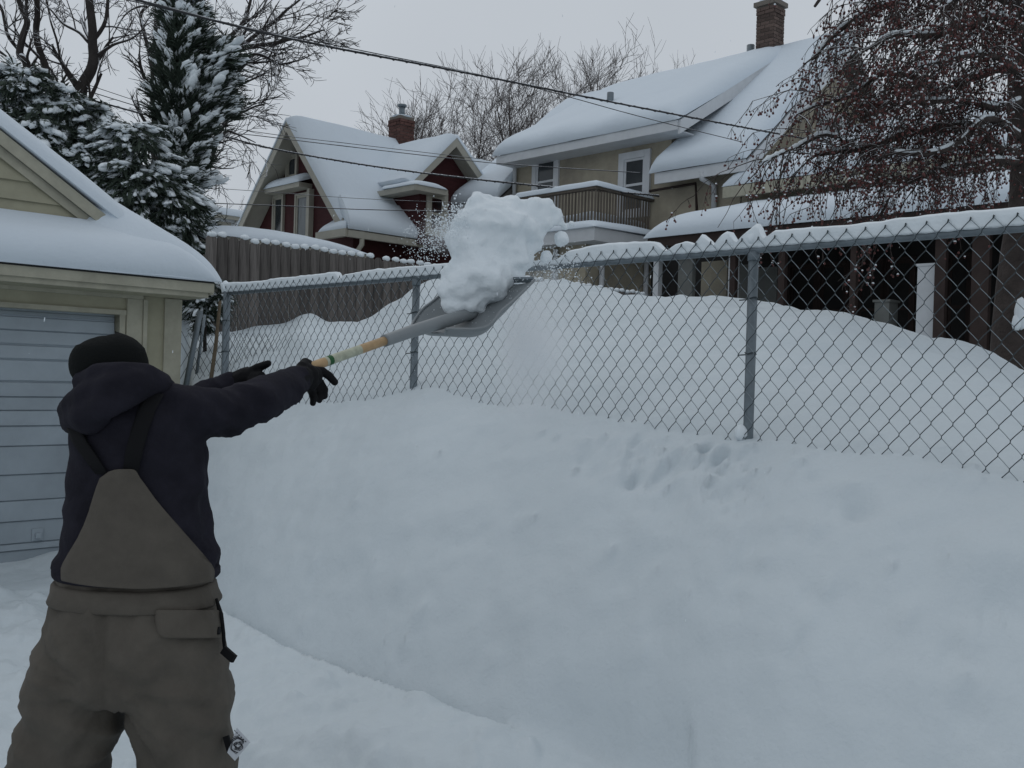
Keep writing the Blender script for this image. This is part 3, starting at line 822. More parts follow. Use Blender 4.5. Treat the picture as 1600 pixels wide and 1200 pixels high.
def far_house():
    hp = Pl(P(350, 340, 40), GD)
    if hp.e.dot(GD) < 0: hp.e = -hp.e
    a0, a1 = hp.at(296, 340)[0], hp.at(400, 340)[0]
    z = hp.at(350, 338)[1]
    g = thing('distant_house', 'small pale house far off between the evergreen and the red gable', 'house', tuple(hp.pt(a0, 1.2)))
    w = MB(); w.pbox(hp, a0, a1, 1.2, z, -5, 0); w.build('wall', 'cream', g)
    r = MB(); slab(r, hp.pt(a0 - .3, z, .4), hp.pt(a1 + .3, z, .4), hp.pt(a1 + .3, z + .7, -5), hp.pt(a0 - .3, z + .7, -5), .15); rr = r.build('roof', 'cream', g)
    s = MB(); snow_quad(s, hp.pt(a0 - .4, z, .45), hp.pt(a1 + .3, z, .45), hp.pt(a1 + .3, z + .7, -5), hp.pt(a0 - .3, z + .7, -5), .3, 16, 8, .5, seed=6); s.build('snow_cover', 'roof_snow', rr, smooth=True)
    a, zz = hp.at(345, 352); window(hp, (a - .2, a + .5, zz - .5, zz + .2), g, 'white_trim', 'glass')
    a, zz = hp.at(362, 345); d = MB(); d.tube([hp.pt(a + .2, z - .05, .3), hp.pt(a, z - .4, .08), hp.pt(a, 1.3, .08)], .05, 6); d.build('downspout', 'white_trim', g, True)
far_house()

# ------------------------------------------------------------------ red house
def chimney(parent, base, ax, ay, hx, hy, z0, z1, brick_mat, bl=.21, bh=.068, corbel=2):
    """a brick chimney: every brick a piece round a mortar core"""
    core = MB(); core.box((base.x, base.y, (z0 + z1) / 2), ax * (hx - .012), ay * (hy - .012), UP * (z1 - z0) / 2)
    ch = core.build('chimney', 'mortar', parent)
    def brick_me(l):
        m = MB(); m.box(ORG[parent.name], V((l / 2 - .006, 0, 0)), V((0, .03, 0)), UP * (bh / 2 - .006))
        ob = m.build('brick', brick_mat, parent); me = ob.data; bpy.data.objects.remove(ob); return me
    nx = max(2, round(2 * hx / bl)); ny = max(2, round(2 * hy / bl))
    mx, my = brick_me(2 * hx / nx), brick_me(2 * hy / ny)
    mxh, myh = brick_me(hx / nx), brick_me(hy / ny)
    rows_ = int((z1 - z0) / bh)
    b = V((base.x, base.y, 0))
    for r in range(rows_):
        z = z0 + (r + .5) * bh; pr = .02 if r >= rows_ - corbel else 0
        for (u, v, hu, hv, n, mf, mh) in ((ax, ay, hx, hy, nx, mx, mxh), (ay, -ax, hy, hx, ny, my, myh)):
            for sgn in (1, -1):
                if (v * sgn).dot(EYE - b) < 0: continue
                q = Matrix((u, v * sgn, UP)).transposed().to_quaternion()
                stag = r % 2
                if stag:
                    xs = [(-hu + hu / n / 2, mh)] + [(-hu + hu / n + (i + .5) * 2 * hu / n, mf) for i in range(n - 1)] + [(hu - hu / n / 2, mh)]
                else:
                    xs = [(-hu + (i + .5) * 2 * hu / n, mf) for i in range(n)]
                for x, me in xs:
                    inst('brick', me, ch, b + u * x + v * sgn * (hv - .03 + pr + random.uniform(-.003, .004)) + UP * z, q)
    return ch
def on_line(p, d, px):               # the point of a line that is seen at pixel column px
    lo, hi = 0.0, 30.0
    f0 = proj(p)[0] - px
    for _ in range(50):
        m = (lo + hi) / 2
        if (proj(p + d * m)[0] - px) * f0 > 0: lo = m
        else: hi = m
    return p + d * lo
def build_red_house():
    rg = Pl(P(533, 341, 19.7), FD)                      # plane of the rake edge; a grows to the left
    if rg.e.dot(FD) < 0: rg.e = -rg.e
    g = thing('red_house', 'dark red gabled house with cream trim beyond the board fence', 'house', tuple(rg.pt(2, 1.2)))
    aA, zA = rg.at(450, 188); aR, zR = rg.at(533, 341); aL, zL = rg.at(371, 359)
    ze = zR - .05
    sR = (zA - zR) / (aA - aR); sL = (zA - zL) / (aL - aA)
    aR = aA - (zA - ze) / sR; aL = aA + (zA - 3.4) / sL
    zl = 3.4
    L = 10.5; wo = -.42                                # wall set back under the rake
    w = MB()
    ins = .22
    w.prism([rg.pt(aR + ins, 1.0, wo), rg.pt(aL - ins, 1.0, wo), rg.pt(aL - ins, zl, wo), rg.pt(aA, zA - .15, wo), rg.pt(aR + ins, ze + .1, wo)], GD * (L - .8))
    w.build('wall', 'red', g)
    r = MB()
    T = .16
    slab(r, rg.pt(aR, ze, 0), rg.pt(aR, ze, -L), rg.pt(aA, zA, -L), rg.pt(aA, zA, 0), T)
    slab(r, rg.pt(aA + .002, zA, 0), rg.pt(aA + .002, zA, -L), rg.pt(aL, zl, -L), rg.pt(aL, zl, 0), T)
    roof = r.build('roof', 'cream', g)
    rb = MB()                                          # barge boards
    for a_, z_ in ((aR, ze), (aL, zl)):
        rb.prism([rg.pt(a_, z_ - .26, .0), rg.pt(aA, zA - .24, .0), rg.pt(aA, zA - .02, .0), rg.pt(a_, z_ - .0, .0)], rg.n * .035)
    rb.build('barge_board', 'cream', g)
    s = MB()
    snow_quad(s, rg.pt(aR, ze + .0, .06), rg.pt(aR, ze + .0, -L), rg.pt(aA, zA, -L), rg.pt(aA, zA, .06), .17, 36, 20, .3, (0, 1, 0, 1), .03, 0, 11)
    snow_quad(s, rg.pt(aL, zl, -L), rg.pt(aL, zl, .06), rg.pt(aA, zA, .06), rg.pt(aA, zA, -L), .17, 24, 14, .3, (1, 1, 0, 1), .03, 0, 12)
    # flared eave on the right side, wrapping the corner
    E = P(543, 358, 19.3); ez = E.z
    ep = Pl(E, GD)
    if ep.e.dot(GD) < 0: ep.e = -ep.e
    eb = ep.at(664, 377)[0]
    top0 = rg.pt(aR + .30, ze + .30 * sR, -.05); topb = top0 + GD * (eb + .3)
    ret = rg.pt(aR + 1.55, 0, 0); 
    rs = MB(); slab(rs, ep.pt(0, ez, 0), ep.pt(eb, ez, 0), topb, top0, .13)
    eL = E + FD * 1.05
    t4 = rg.pt(aR + 1.0, ez + .26, wo); tq = rg.pt(aR + .1, ez + .30, wo)
    slab(rs, eL, E, tq, t4, .12)
    rs.build('flared_eave', 'cream', g)
    snow_quad(s, ep.pt(-.02, ez + .01, .05), ep.pt(eb, ez + .01, .05), topb + UP * .1, top0 + UP * .1, .17, 24, 14, .3, (1, 1, 0, 0), .02, .02, 13)
    snow_quad(s, eL + UP * .01, E + UP * .01 + GD * -.03, tq + UP * .05, t4, .12, 12, 10, .25, (1, 0, 0, 1), .02, .02, 14)
    s.build('snow_cover', 'roof_snow', roof, smooth=True)
    gt = MB(); gt.bar(E + UP * -.08, ep.pt(eb, ez - .08, 0), .09, .13); gt.bar(eL + UP * -.06, E + UP * -.06, .10, .15)
    gt.build('gutter', 'cream', g)
    d0 = ep.P(566, 362); d = MB(); d.tube([d0, d0 + UP * -.25, d0 + UP * -.40 + FD * .18, d0 + UP * -.62 + FD * .20, d0 + UP * -.75 + FD * .4, d0 + UP * -2.6 + FD * .4], .05, 7); d.build('downspout', 'cream', g, True)
    # gable windows
    wp_ = rg.off(wo)
    window(wp_, wp_.rect(451, 246, 464, 276), g, 'cream', 'glass', .06, .05, False)
    r1 = wp_.rect(430, 309, 443, 372); window(wp_, r1, g, 'cream', 'glass', .05, .06, False)
    r2 = wp_.rect(465, 306, 482, 372); window(wp_, r2, g, 'cream', 'glass_curtain', .05, .06, False)
    hood = MB(); a0, z0 = wp_.at(430, 300); a1, z1 = wp_.at(487, 292)
    zt = max(z0, z1)
    hood.pbox(wp_, a1 - .02, a0 - .1, zt - .10, zt - .0, 0, .32)
    hood.pbox(wp_, a1 - .1, a1, zt - 1.6, zt - .12, 0, .12)
    hd = hood.build('window_hood', 'cream', g)
    hs = MB(); snow_quad(hs, wp_.pt(a0 - .06, zt, .35), wp_.pt(a1 - .04, zt, .35), wp_.pt(a1 - .04, zt + .12, 0.01), wp_.pt(a0 - .06, zt + .12, .01), .15, 14, 8, .3, (1, 1, 0, 1), .02, .02, 15); hs.build('snow_cover', 'roof_snow', hd, smooth=True)
    # cross gable on the right side
    cg = ep.off(-.12)
    ca, cz = cg.at(712, 215); cl, clz = cg.at(641, 286); cr, crz = cg.at(757, 281)
    sl = (cz - clz) / (ca - cl); sr = (cz - crz) / (cr - ca)
    cl2 = cl; Lc = 4.2
    cr2 = cr; crz2 = crz
    cw = MB(); cw.prism([cg.pt(cl2 + .25, 1, -.35), cg.pt(cr2 - .2, 1, -.35), cg.pt(cr2 - .2, crz2, -.35), cg.pt(ca, cz - .15, -.35), cg.pt(cl2 + .25, clz, -.35)], FD * 2.5); cw.build('cross_gable_wall', 'red', g)
    cr_ = MB()
    slab(cr_, cg.pt(cl2, clz, 0), cg.pt(ca, cz, 0), cg.pt(ca, cz, -Lc), cg.pt(cl2, clz, -Lc), .15)
    slab(cr_, cg.pt(ca + .002, cz, 0), cg.pt(cr2, crz2, 0), cg.pt(cr2, crz2, -Lc), cg.pt(ca + .002, cz, -Lc), .15)
    cro = cr_.build('cross_gable_roof', 'cream', g)
    bb = MB()
    for a_, z_ in ((cl2, clz), (cr2, crz2)):
        bb.prism([cg.pt(a_, z_ - .19, 0), cg.pt(ca, cz - .20, 0), cg.pt(ca, cz, 0), cg.pt(a_, z_, 0)], cg.n * .035)
    bb.build('barge_board', 'cream', g)
    cs = MB(); snow_quad(cs, cg.pt(cl2, clz, -Lc), cg.pt(cl2, clz, .05), cg.pt(ca, cz, .05), cg.pt(ca, cz, -Lc), .15, 20, 12, .25, (0, 1, 0, 0), .03, 0, 16)
    snow_quad(cs, cg.pt(cr2, crz2, .05), cg.pt(cr2, crz2, -Lc), cg.pt(ca, cz, -Lc), cg.pt(ca, cz, .05), .15, 16, 12, .25, (1, 0, 0, 1), .03, 0, 17); cs.build('snow_cover', 'roof_snow', cro, smooth=True)
    # bay below it
    bp = cg.off(.22)
    b0 = bp.at(655, 330)[0]; b1 = bp.at(702, 330)[0]; bt = bp.at(657, 303)[1]
    bw = MB(); bw.pbox(bp, b0, b1, ez - .1, bt, -1.9, 0); bay = bw.build('bay', 'red', g)
    rr = bp.rect(671, 307, 692, 362); window(bp, rr, bay, 'cream', 'glass', .10, .04, True)
    br = MB(); br.pbox(bp, b0 - .35, b1 - .3, bt, bt + .11, -1.6, .3); bro = br.build('bay_roof', 'cream', bay)
    bs = MB(); snow_quad(bs, bp.pt(b0 - .38, bt + .115, .33), bp.pt(b1 - .35, bt + .115, .33), bp.pt(b1 - .35, bt + .13, -.8), bp.pt(b0 - .38, bt + .13, -.8), .12, 14, 10, .3, (1, 1, 0, 1), .02, .02, 18)
    for v_ in range(len(bs.v)): pass
    bs.build('bay_snow', 'roof_snow', bay, smooth=True)
    # chimney with a metal flue
    ridge = rg.pt(aA, zA, 0); q = on_line(ridge, GD, 624)
    q = q + FD * -.06
    zt_ = EYE.z + (q.y) * ray(624, 184).z / ray(624, 184).y
    ch = chimney(g, q, FD, GD, .215, .215, q.z - 1.0, zt_, 'brick_red', .2, .075)
    fl = MB(); zz = EYE.z + q.y * ray(626, 165).z / ray(626, 165).y
    fl.tube([V((q.x, q.y, zt_)), V((q.x, q.y, zz))], .07, 10); fl.tube([V((q.x, q.y, zz - .03)), V((q.x, q.y, zz + .02))], .11, 10); fl.build('flue', 'galv', ch, True)
    cp = MB(); cp.ball((q.x, q.y, zt_ + .01), .24, .24, .05, True, 0, .06); cp.build('snow_cap', 'roof_snow', ch, smooth=True)
    return rg
build_red_house()

# ------------------------------------------------------------------ tan stucco house
def build_tan_house():
    tw = Pl(P(808, 240, 21), FD)
    if tw.e.dot(FD) < 0: tw.e = -tw.e
    g = thing('tan_house', 'tan stucco house with a shed dormer, balcony and long porch under snow', 'house', tuple(tw.pt(-3, 1.2)))
    A = lambda px, py, o=0: tw.off(o).at(px, py)
    aL = A(807, 250)[0]; aD = A(1050, 195)[0]
    a_e, z_e = A(1000, 275, .4)                          # main eave
    aMl = A(706, 328, .4)[0]; aMr = A(1166, 246, .4)[0]
    aG = aMr + .35                                       # gable end wall
    RB, zr = 3.1, None
    # ridge height so that the chimney foot sits where it is seen
    rpl = tw.off(-RB); zr = rpl.at(1205, 84)[1] - .1
    aRid = rpl.at(1205, 84)[0]
    zd = A(1058, 188, .5)[1]; aDl = A(778, 238, .5)[0]; aDr = A(1060, 185, .5)[0]
    w = MB()
    w.pbox(tw, aG, aMl - .6, 1.0, z_e - .05, -2 * RB, 0)
    w.pbox(tw, aD, aL, z_e - .05, zd - .02, -RB, 0.003)
    # sloping cheek of the dormer
    w.prism([tw.pt(aD, z_e - .2, -.01), tw.pt(aD, zd - .02, -.01), tw.pt(aD, zr, -RB + .05), tw.pt(aD, z_e - .2, -RB + .05)], FD * .1)
    w.prism([tw.pt(aG, z_e - .05, 0), tw.pt(aG, z_e - .05, -2 * RB), tw.pt(aG, zr - .1, -RB)], FD * .2)
    w.prism([tw.pt(aMl - .6, z_e - .05, 0), tw.pt(aMl - .6, z_e - .05, -2 * RB), tw.pt(aMl - .6, zr - .1, -RB)], FD * -.2)
    w.build('wall', 'stucco', g)
    r = MB()
    aDs = aD + .02; aLs = aL + .02                       # the dormer wall breaks through the eave
    slab(r, tw.pt(aMr, z_e, .4), tw.pt(aDs, z_e, .4), tw.pt(aDs, zr, -RB), tw.pt(aMr, zr, -RB), .16)
    slab(r, tw.pt(aLs, z_e, .4), tw.pt(aMl, z_e, .4), tw.pt(aMl, zr, -RB), tw.pt(aLs, zr, -RB), .16)
    slab(r, tw.pt(aMr, zr, -RB - .002), tw.pt(aMl, zr, -RB - .002), tw.pt(aMl, z_e, -2 * RB - .4), tw.pt(aMr, z_e, -2 * RB - .4), .16)
    roof = r.build('roof', 'shingle', g)
    fa = MB(); fa.pbox(tw, aMr, aDs, z_e - .20, z_e - .002, .401, .44); fa.build('fascia', 'white_trim', g)
    fa = MB(); fa.pbox(tw, aLs, aMl, z_e - .20, z_e - .002, .401, .44); fa.build('fascia', 'white_trim', g)
    fa = MB(); fa.prism([tw.pt(aMr, z_e - .26, .4), tw.pt(aMr, z_e - .02, .4), tw.pt(aMr, zr - .0, -RB), tw.pt(aMr, zr - .26, -RB)], FD * -.04)
    fa.build('fascia', 'white_trim', g)
    s = MB()
    snow_quad(s, tw.pt(aMr - .05, z_e, .48), tw.pt(aDs + .12, z_e, .48), tw.pt(aDs + .02, zr, -RB), tw.pt(aMr - .05, zr, -RB), .22, 30, 20, .3, (1, 1, 0, 1), .03, .04, 21)
    snow_quad(s, tw.pt(aLs, z_e, .48), tw.pt(aMl + .05, z_e, .48), tw.pt(aMl + .05, zr, -RB), tw.pt(aLs, zr, -RB), .22, 30, 20, .35, (1, 1, 0, 0), .03, .04, 27)
    snow_quad(s, tw.pt(aMl, z_e, -2 * RB - .4), tw.pt(aMr, z_e, -2 * RB - .4), tw.pt(aMr, zr, -RB), tw.pt(aMl, zr, -RB), .22, 20, 10, .35, (1, 1, 0, 1), .03, .04, 22)
    s.build('snow_cover', 'roof_snow', roof, smooth=True)
    # shed dormer roof
    d = MB(); slab(d, tw.pt(aDr, zd, .5), tw.pt(aDl, zd, .5), tw.pt(aDl, zr + .10, -RB), tw.pt(aDr, zr + .10, -RB), .15)
    dro = d.build('dormer_roof', 'white_trim', g)
    df = MB(); df.pbox(tw, aDr, aDl, zd - .17, zd - .002, .501, .54); df.build('dormer_fascia', 'white_trim', g)
    df = MB(); df.pbox(tw, aDr + .02, aDl - .02, zd - .168, zd - .152, .004, .5); df.build('dormer_soffit', 'white_trim', g)
    df = MB(); df.prism([tw.pt(aDr, zd - .24, .5), tw.pt(aDr, zd, .5), tw.pt(aDr, zr + .1, -RB), tw.pt(aDr, zr - .14, -RB)], FD * -.05)
    df.build('dormer_fascia', 'white_trim', g)
    ds = MB(); snow_quad(ds, tw.pt(aDr - .05, zd, .57), tw.pt(aDl + .12, zd, .57), tw.pt(aDl + .1, zr + .1, -RB - .1), tw.pt(aDr - .05, zr + .1, -RB - .1), .26, 44, 24, .40, (1, 1, 1, 1), .035, .05, 23)
    ds.build('snow_cover', 'roof_snow', dro, smooth=True)
    va, vz = tw.off(0).at(908, 178)
    vp = on_line(tw.pt(aDl, zd, .2) , FD * -1, 908); v = MB(); vz = EYE.z + vp.y * ray(908, 178).z / ray(908, 178).y
    fr = .38; vb = tw.pt((tw.at(908, 178)[0] + 0), zd + (zr + .1 - zd) * fr + .2, .5 - (RB + .5) * fr)
    v.tube([vb, vb + UP * .28], .07, 8); v.build('roof_vent', 'galv', dro, True)
    # windows of the dormer
    window(tw, tw.rect(839, 238, 868, 330), g, 'white_trim', 'glass', .11, .05)
    window(tw, tw.rect(976, 248, 1008, 330), g, 'white_trim', 'glass', .13, .05)
    # downspouts and pipes
    dp = MB(); p0 = tw.off(.4).P(806, 240); dp.tube([p0, tw.P(809, 256, .08), tw.P(807, 320, .08)], .045, 7); dp.build('downspout', 'white_trim', g, True)
    dp = MB(); p0 = tw.off(.42).P(1097, 268); dp.tube([p0, p0 + UP * -.12, tw.P(1120, 292, .08), tw.P(1118, 400, .08)], .05, 7); dp.build('downspout', 'white_trim', g, True)
    dp = MB(); dp.tube([tw.P(1020, 300, .1), tw.P(1092, 288, .1), tw.P(1094, 330, .1)], .025, 6); dp.build('conduit', 'brown_post', g, True)
    dp = MB(); dp.pbox(tw, *[tw.rect(979, 211, 994, 221)[i] for i in (0, 1)], tw.rect(979, 211, 994, 221)[2], tw.rect(979, 211, 994, 221)[3], .004, .09); dp.build('wall_vent', 'dark_gap', g)
    # chimney
    q = rpl.pt(aRid - .05, zr, .15)
    zt_ = EYE.z + q.y * ray(1205, 12).z / ray(1205, 12).y
    ch = chimney(g, q, FD, GD, .205, .195, zr - .5, zt_, 'brick_brown', .2, .072, 2)
    cc = MB(); cc.box((q.x, q.y, zt_ + .04), FD * .25, GD * .24, UP * .045); cc.build('chimney_cap', 'mortar', ch)
    cs = MB(); cs.ball((q.x, q.y, zt_ + .09), .25, .24, .12, True, 0, .05); cs.build('snow_cap', 'roof_snow', ch, smooth=True)
    fl = MB(); q2 = rpl.P(1177, 80, .1); fl.tube([q2 + UP * -.3, q2 + UP * .1], .08, 8); fl.build('vent_pipe', 'galv', g, True)
    # gable end window and lower wing running to the right
    ge = Pl(tw.pt(aG, 0, 0), GD)
    if ge.e.dot(GD) < 0: ge.e = -ge.e
    window(ge, (2.6, 3.5, z_e + .15, z_e + 1.4), g, 'white_trim', 'glass_curtain', .14, .05)
    zw = A(1140, 291, .45)[1]; aW0 = A(1133, 291, .45)[0]; aW1 = aW0 - 11
    ww = MB(); ww.pbox(tw, aW1 + .4, aG - .02, 1.0, zw - .05, -3.4, -.01); ww.build('wing_wall', 'stucco', g)
    wr = MB(); slab(wr, tw.pt(aW1, zw, .45), tw.pt(aW0, zw, .45), tw.pt(aW0 - .5, zw + 1.35, -2.6), tw.pt(aW1, zw + 1.35, -2.6), .14); wro = wr.build('wing_roof', 'beige_trim', g)
    ws = MB(); snow_quad(ws, tw.pt(aW1, zw, .5), tw.pt(aW0 + .05, zw, .5), tw.pt(aW0 - .5, zw + 1.35, -2.6), tw.pt(aW1, zw + 1.35, -2.6), .2, 40, 14, .35, (1, 1, 0, 0), .03, .03, 24); ws.build('snow_cover', 'roof_snow', wro, smooth=True)
    wf = MB(); wf.pbox(tw, aW1, aW0, zw - .2, zw - .02, .451, .52); wf.build('gutter', 'beige_trim', g)
    # porch roof
    PO = 2.6
    zp = A(1040, 370, PO)[1]; aP0 = A(1012, 370, PO)[0]; aP1 = aP0 - 13
    pr = MB(); slab(pr, tw.pt(aP1, zp, PO), tw.pt(aP0, zp, PO), tw.pt(aP0, zp + .62, .02), tw.pt(aP1, zp + .62, .02), .14); pro = pr.build('porch_roof', 'brown_post', g)
    ps = MB(); snow_quad(ps, tw.pt(aP1, zp, PO + .06), tw.pt(aP0 + .05, zp, PO + .06), tw.pt(aP0 + .02, zp + .62, .03), tw.pt(aP1, zp + .62, .03), .30, 60, 20, .55, (1, 1, 0, 0), .03, .08, 25); ps.build('snow_cover', 'roof_snow', pro, smooth=True)
    pf = MB(); pf.pbox(tw, aP1, aP0, zp - .30, zp - .01, PO - .12, PO - .06); pf.build('porch_beam', 'brown_post', g)
    pp = tw.off(PO - .12)
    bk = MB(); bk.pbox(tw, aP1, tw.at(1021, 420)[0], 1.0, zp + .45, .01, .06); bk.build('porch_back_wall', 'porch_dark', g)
    fl = MB(); fl.pbox(tw, aP1, aP0, 1.0, 1.45, .06, PO - .2); fl.build('porch_floor', 'deck_wood', g)
    for px, wd, m_ in ((1018, .10, 'white_trim'), (1069, .26, 'panel_grey'), (1137, .12, 'white_trim'), (1142.5, .09, 'brown_post'), (1219, .10, 'brown_post'), (1331, .08, 'brown_post'), (1467, .13, 'brown_post'), (1530, .20, 'brown_post'), (1650, .2, 'brown_post'), (1800, .2, 'brown_post')):
        a = pp.at(px, 440)[0]; p = MB()
        p.pbox(pp, a - wd / 2, a + wd / 2, 1.2, zp - .02, -.1 if m_ != 'white_trim' else -.2, -.02 if m_ != 'white_trim' else -.1)
        p.build('porch_post', m_, g)
    for x0, x1, y0 in ((1094, 1134, 408), (1147, 1166, 414), (1170, 1212, 418)):
        r_ = pp.off(-1.4).rect(x0, y0, x1, 560); p = MB(); p.pbox(pp.off(-1.4), r_[0], r_[1], 1.2, r_[3], -.06, 0); p.build('porch_panel', 'stucco' if x0 == 1094 else 'panel_grey', g)
    bw = tw.off(.06)
    for x0, x1 in ((1235, 1275), (1283, 1322), (1342, 1380), (1385, 1425), (1482, 1515)):
        r_ = bw.rect(x0, 395, x1, 520); window(bw, (r_[0], r_[1], 2.2, zp - .25), g, 'brown_post', 'glass', .05, .03)
    # room under the balcony
    RO = 1.75
    rp = tw.off(RO)
    aR0 = rp.at(916, 380)[0]; aR1 = rp.at(845, 380)[0]
    zR = tw.off(RO + .3).at(929, 375)[1]
    rw = MB(); rw.pbox(tw, aR0, aR1, 1.0, zR + .02, .004, RO); rm = rw.build('balcony_room', 'stucco', g)
    eo = tw.off(RO + .3); aE = eo.at(929, 360)[0]; zE1 = eo.at(929, 354)[1]
    re = MB(); re.pbox(tw, aE, aR1 + .4, zR, zE1, .005, RO + .3); rer = re.build('balcony_room_roof', 'white_trim', g)
    rs = MB(); snow_quad(rs, tw.pt(aE - .05, zE1, RO + .35), tw.pt(aR1 + .4, zE1, RO + .35), tw.pt(aR1 + .4, zE1 + .04, .1), tw.pt(aE - .05, zE1 + .04, .1), .16, 20, 20, .35, (1, 1, 0, 1), .02, .03, 26); rs.build('snow_cover', 'roof_snow', rer, smooth=True)
    for px in (871, 944, 1013):
        q = (rp if px < 930 else Pl(tw.pt(aR0 - .06, 0, 0), GD)).P(px, 400)
        dp = MB(); dp.tube([V((q.x, q.y, zR - .05)) + tw.n * .05, V((q.x, q.y, 1.2)) + tw.n * .05], .05, 7); dp.build('downspout', 'white_trim', rm, True)
    dpp = MB(); q = Pl(tw.pt(aR0 - .06, 0, 0), GD).P(950, 380); dpp.tube([q + UP * .15 , q + UP * -.05 + GD * -.15, q + UP * -.3 + GD * -.2], .045, 7); dpp.build('downspout', 'white_trim', rm, True)
    # balcony: every baluster is a piece
    BO = 1.6; bp = tw.off(BO)
    aB, zB = bp.at(931, 291); aBl = bp.at(806, 311)[0]
    zB -= .05
    fl = zE1 + .12
    dk = MB(); dk.pbox(tw, aB, aBl, fl - .1, fl, .006, BO + .02); deck = dk.build('balcony', 'deck_wood', g)
    m = MB(); o = ORG[g.name]; m.box(o + UP * (zB - fl) / 2, V((.017, 0, 0)), V((0, .017, 0)), UP * (zB - fl) / 2 * .98)
    ob = m.build('baluster', 'deck_wood', g); bme = ob.data; bpy.data.objects.remove(ob)
    BS = .078; n = int((aBl - aB) / BS)
    for i in range(n + 1): inst('baluster', bme, deck, tw.pt(aB + i * BS, fl, BO))
    for i in range(1, int(BO / BS)): inst('baluster', bme, deck, tw.pt(aB, fl, BO - i * BS))
    rl = MB(); rl.pbox(tw, aB - .04, aBl, zB, zB + .05, BO - .05, BO + .05); rl.pbox(tw, aB - .045, aB + .045, zB + .002, zB + .048, .01, BO - .051); rl.build('handrail', 'deck_wood', deck)
    sr = MB()
    snow_quad(sr, tw.pt(aB - .08, zB + .05, BO + .08), tw.pt(aBl, zB + .05, BO + .08), tw.pt(aBl, zB + .05, BO - .1), tw.pt(aB - .08, zB + .05, BO - .1), .11, 40, 6, .09, seed=31, amp=.015)
    snow_quad(sr, tw.pt(aB - .08, zB + .05, .05), tw.pt(aB - .08, zB + .05, BO + .06), tw.pt(aB + .09, zB + .05, BO + .06), tw.pt(aB + .09, zB + .05, .05), .11, 24, 6, .09, seed=32, amp=.015)
    sr.build('snow_cap', 'roof_snow', deck, smooth=True)
    fs = MB(); snow_quad(fs, tw.pt(aB, fl, BO), tw.pt(aBl, fl, BO), tw.pt(aBl, fl, .05), tw.pt(aB, fl, .05), .3, 16, 8, .3, (1, 1, 0, 1), .03, seed=33); fs.build('deck_snow', 'roof_snow', deck, smooth=True)
    return tw, pp, zp
tan_pl, porch_pl, porch_z = build_tan_house()
def porch_things():
    pl_ = porch_pl.off(.0)
    r = pl_.rect(1425, 414, 1452, 560); m = MB(); m.pbox(pl_, r[0], r[1], 1.2, r[3], -.3, -.12); m.pbox(pl_, r[0] - .015, r[1] + .015, r[3], r[3] + .03, -.315, -.105)
    tag(m.build('white_cabinet', 'white_trim', None, origin=pl_.pt(r[0], 1.2, -.2)), 'tall narrow white cabinet standing under the dark porch', 'cabinet')
    r = pl_.rect(1354, 470, 1377, 560); m = MB(); m.pbox(pl_, r[0], r[1], 1.2, r[3], -.45, -.2); m.pbox(pl_, r[0] - .02, r[1] + .02, r[3], r[3] + .03, -.47, -.18)
    tag(m.build('white_box', 'panel_grey', None, origin=pl_.pt(r[0], 1.2, -.3)), 'short pale box under the porch, left of the tall white cabinet', 'box')
porch_things()

# ------------------------------------------------------------------ trees
def rdir(d, ang, rnd=random):
    d = d.normalized(); x = d.cross(UP)
    if x.length < .05: x = V((1, 0, 0))
    x.normalize(); y = d.cross(x); t = rnd.uniform(0, 2 * math.pi)
    return (d * math.cos(ang) + (x * math.cos(t) + y * math.sin(t)) * math.sin(ang)).normalized()
def branch(mb, p, d, L, r, lev, up=.15, spread=.6, kids=4, minr=.006, seg=4, wob=.22, flat=1.0):
    if lev == 0: seg = 2
    pts = [p.copy()]; d = d.normalized()
    for i in range(seg):
        d = (d + V((random.uniform(-wob, wob), random.uniform(-wob, wob), random.uniform(-wob, wob) + up / seg))).normalized()
        pts.append(pts[-1] + d * (L / seg))
    r1 = max(minr * .6, r * .42)
    rad = [max(minr * .6, r + (r1 - r) * i / seg) for i in range(seg + 1)]
    mb.tube(pts, rad, 5 if r > .03 else (4 if r > .012 else 3), cap=False)
    if lev > 0:
        n = kids + random.randint(-1, 1)
        for k in range(n):
            t = .22 + .78 * (k + random.random()) / n
            i = min(seg - 1, int(t * seg)); q = pts[i].lerp(pts[i + 1], t * seg - i)
            dd = rdir(pts[i + 1] - pts[i], spread * random.uniform(.6, 1.3)); dd.y *= flat
            branch(mb, q, dd, L * random.uniform(.42, .68), max(minr, rad[i] * .58), lev - 1, up, spread, kids, minr, 3, wob, flat)
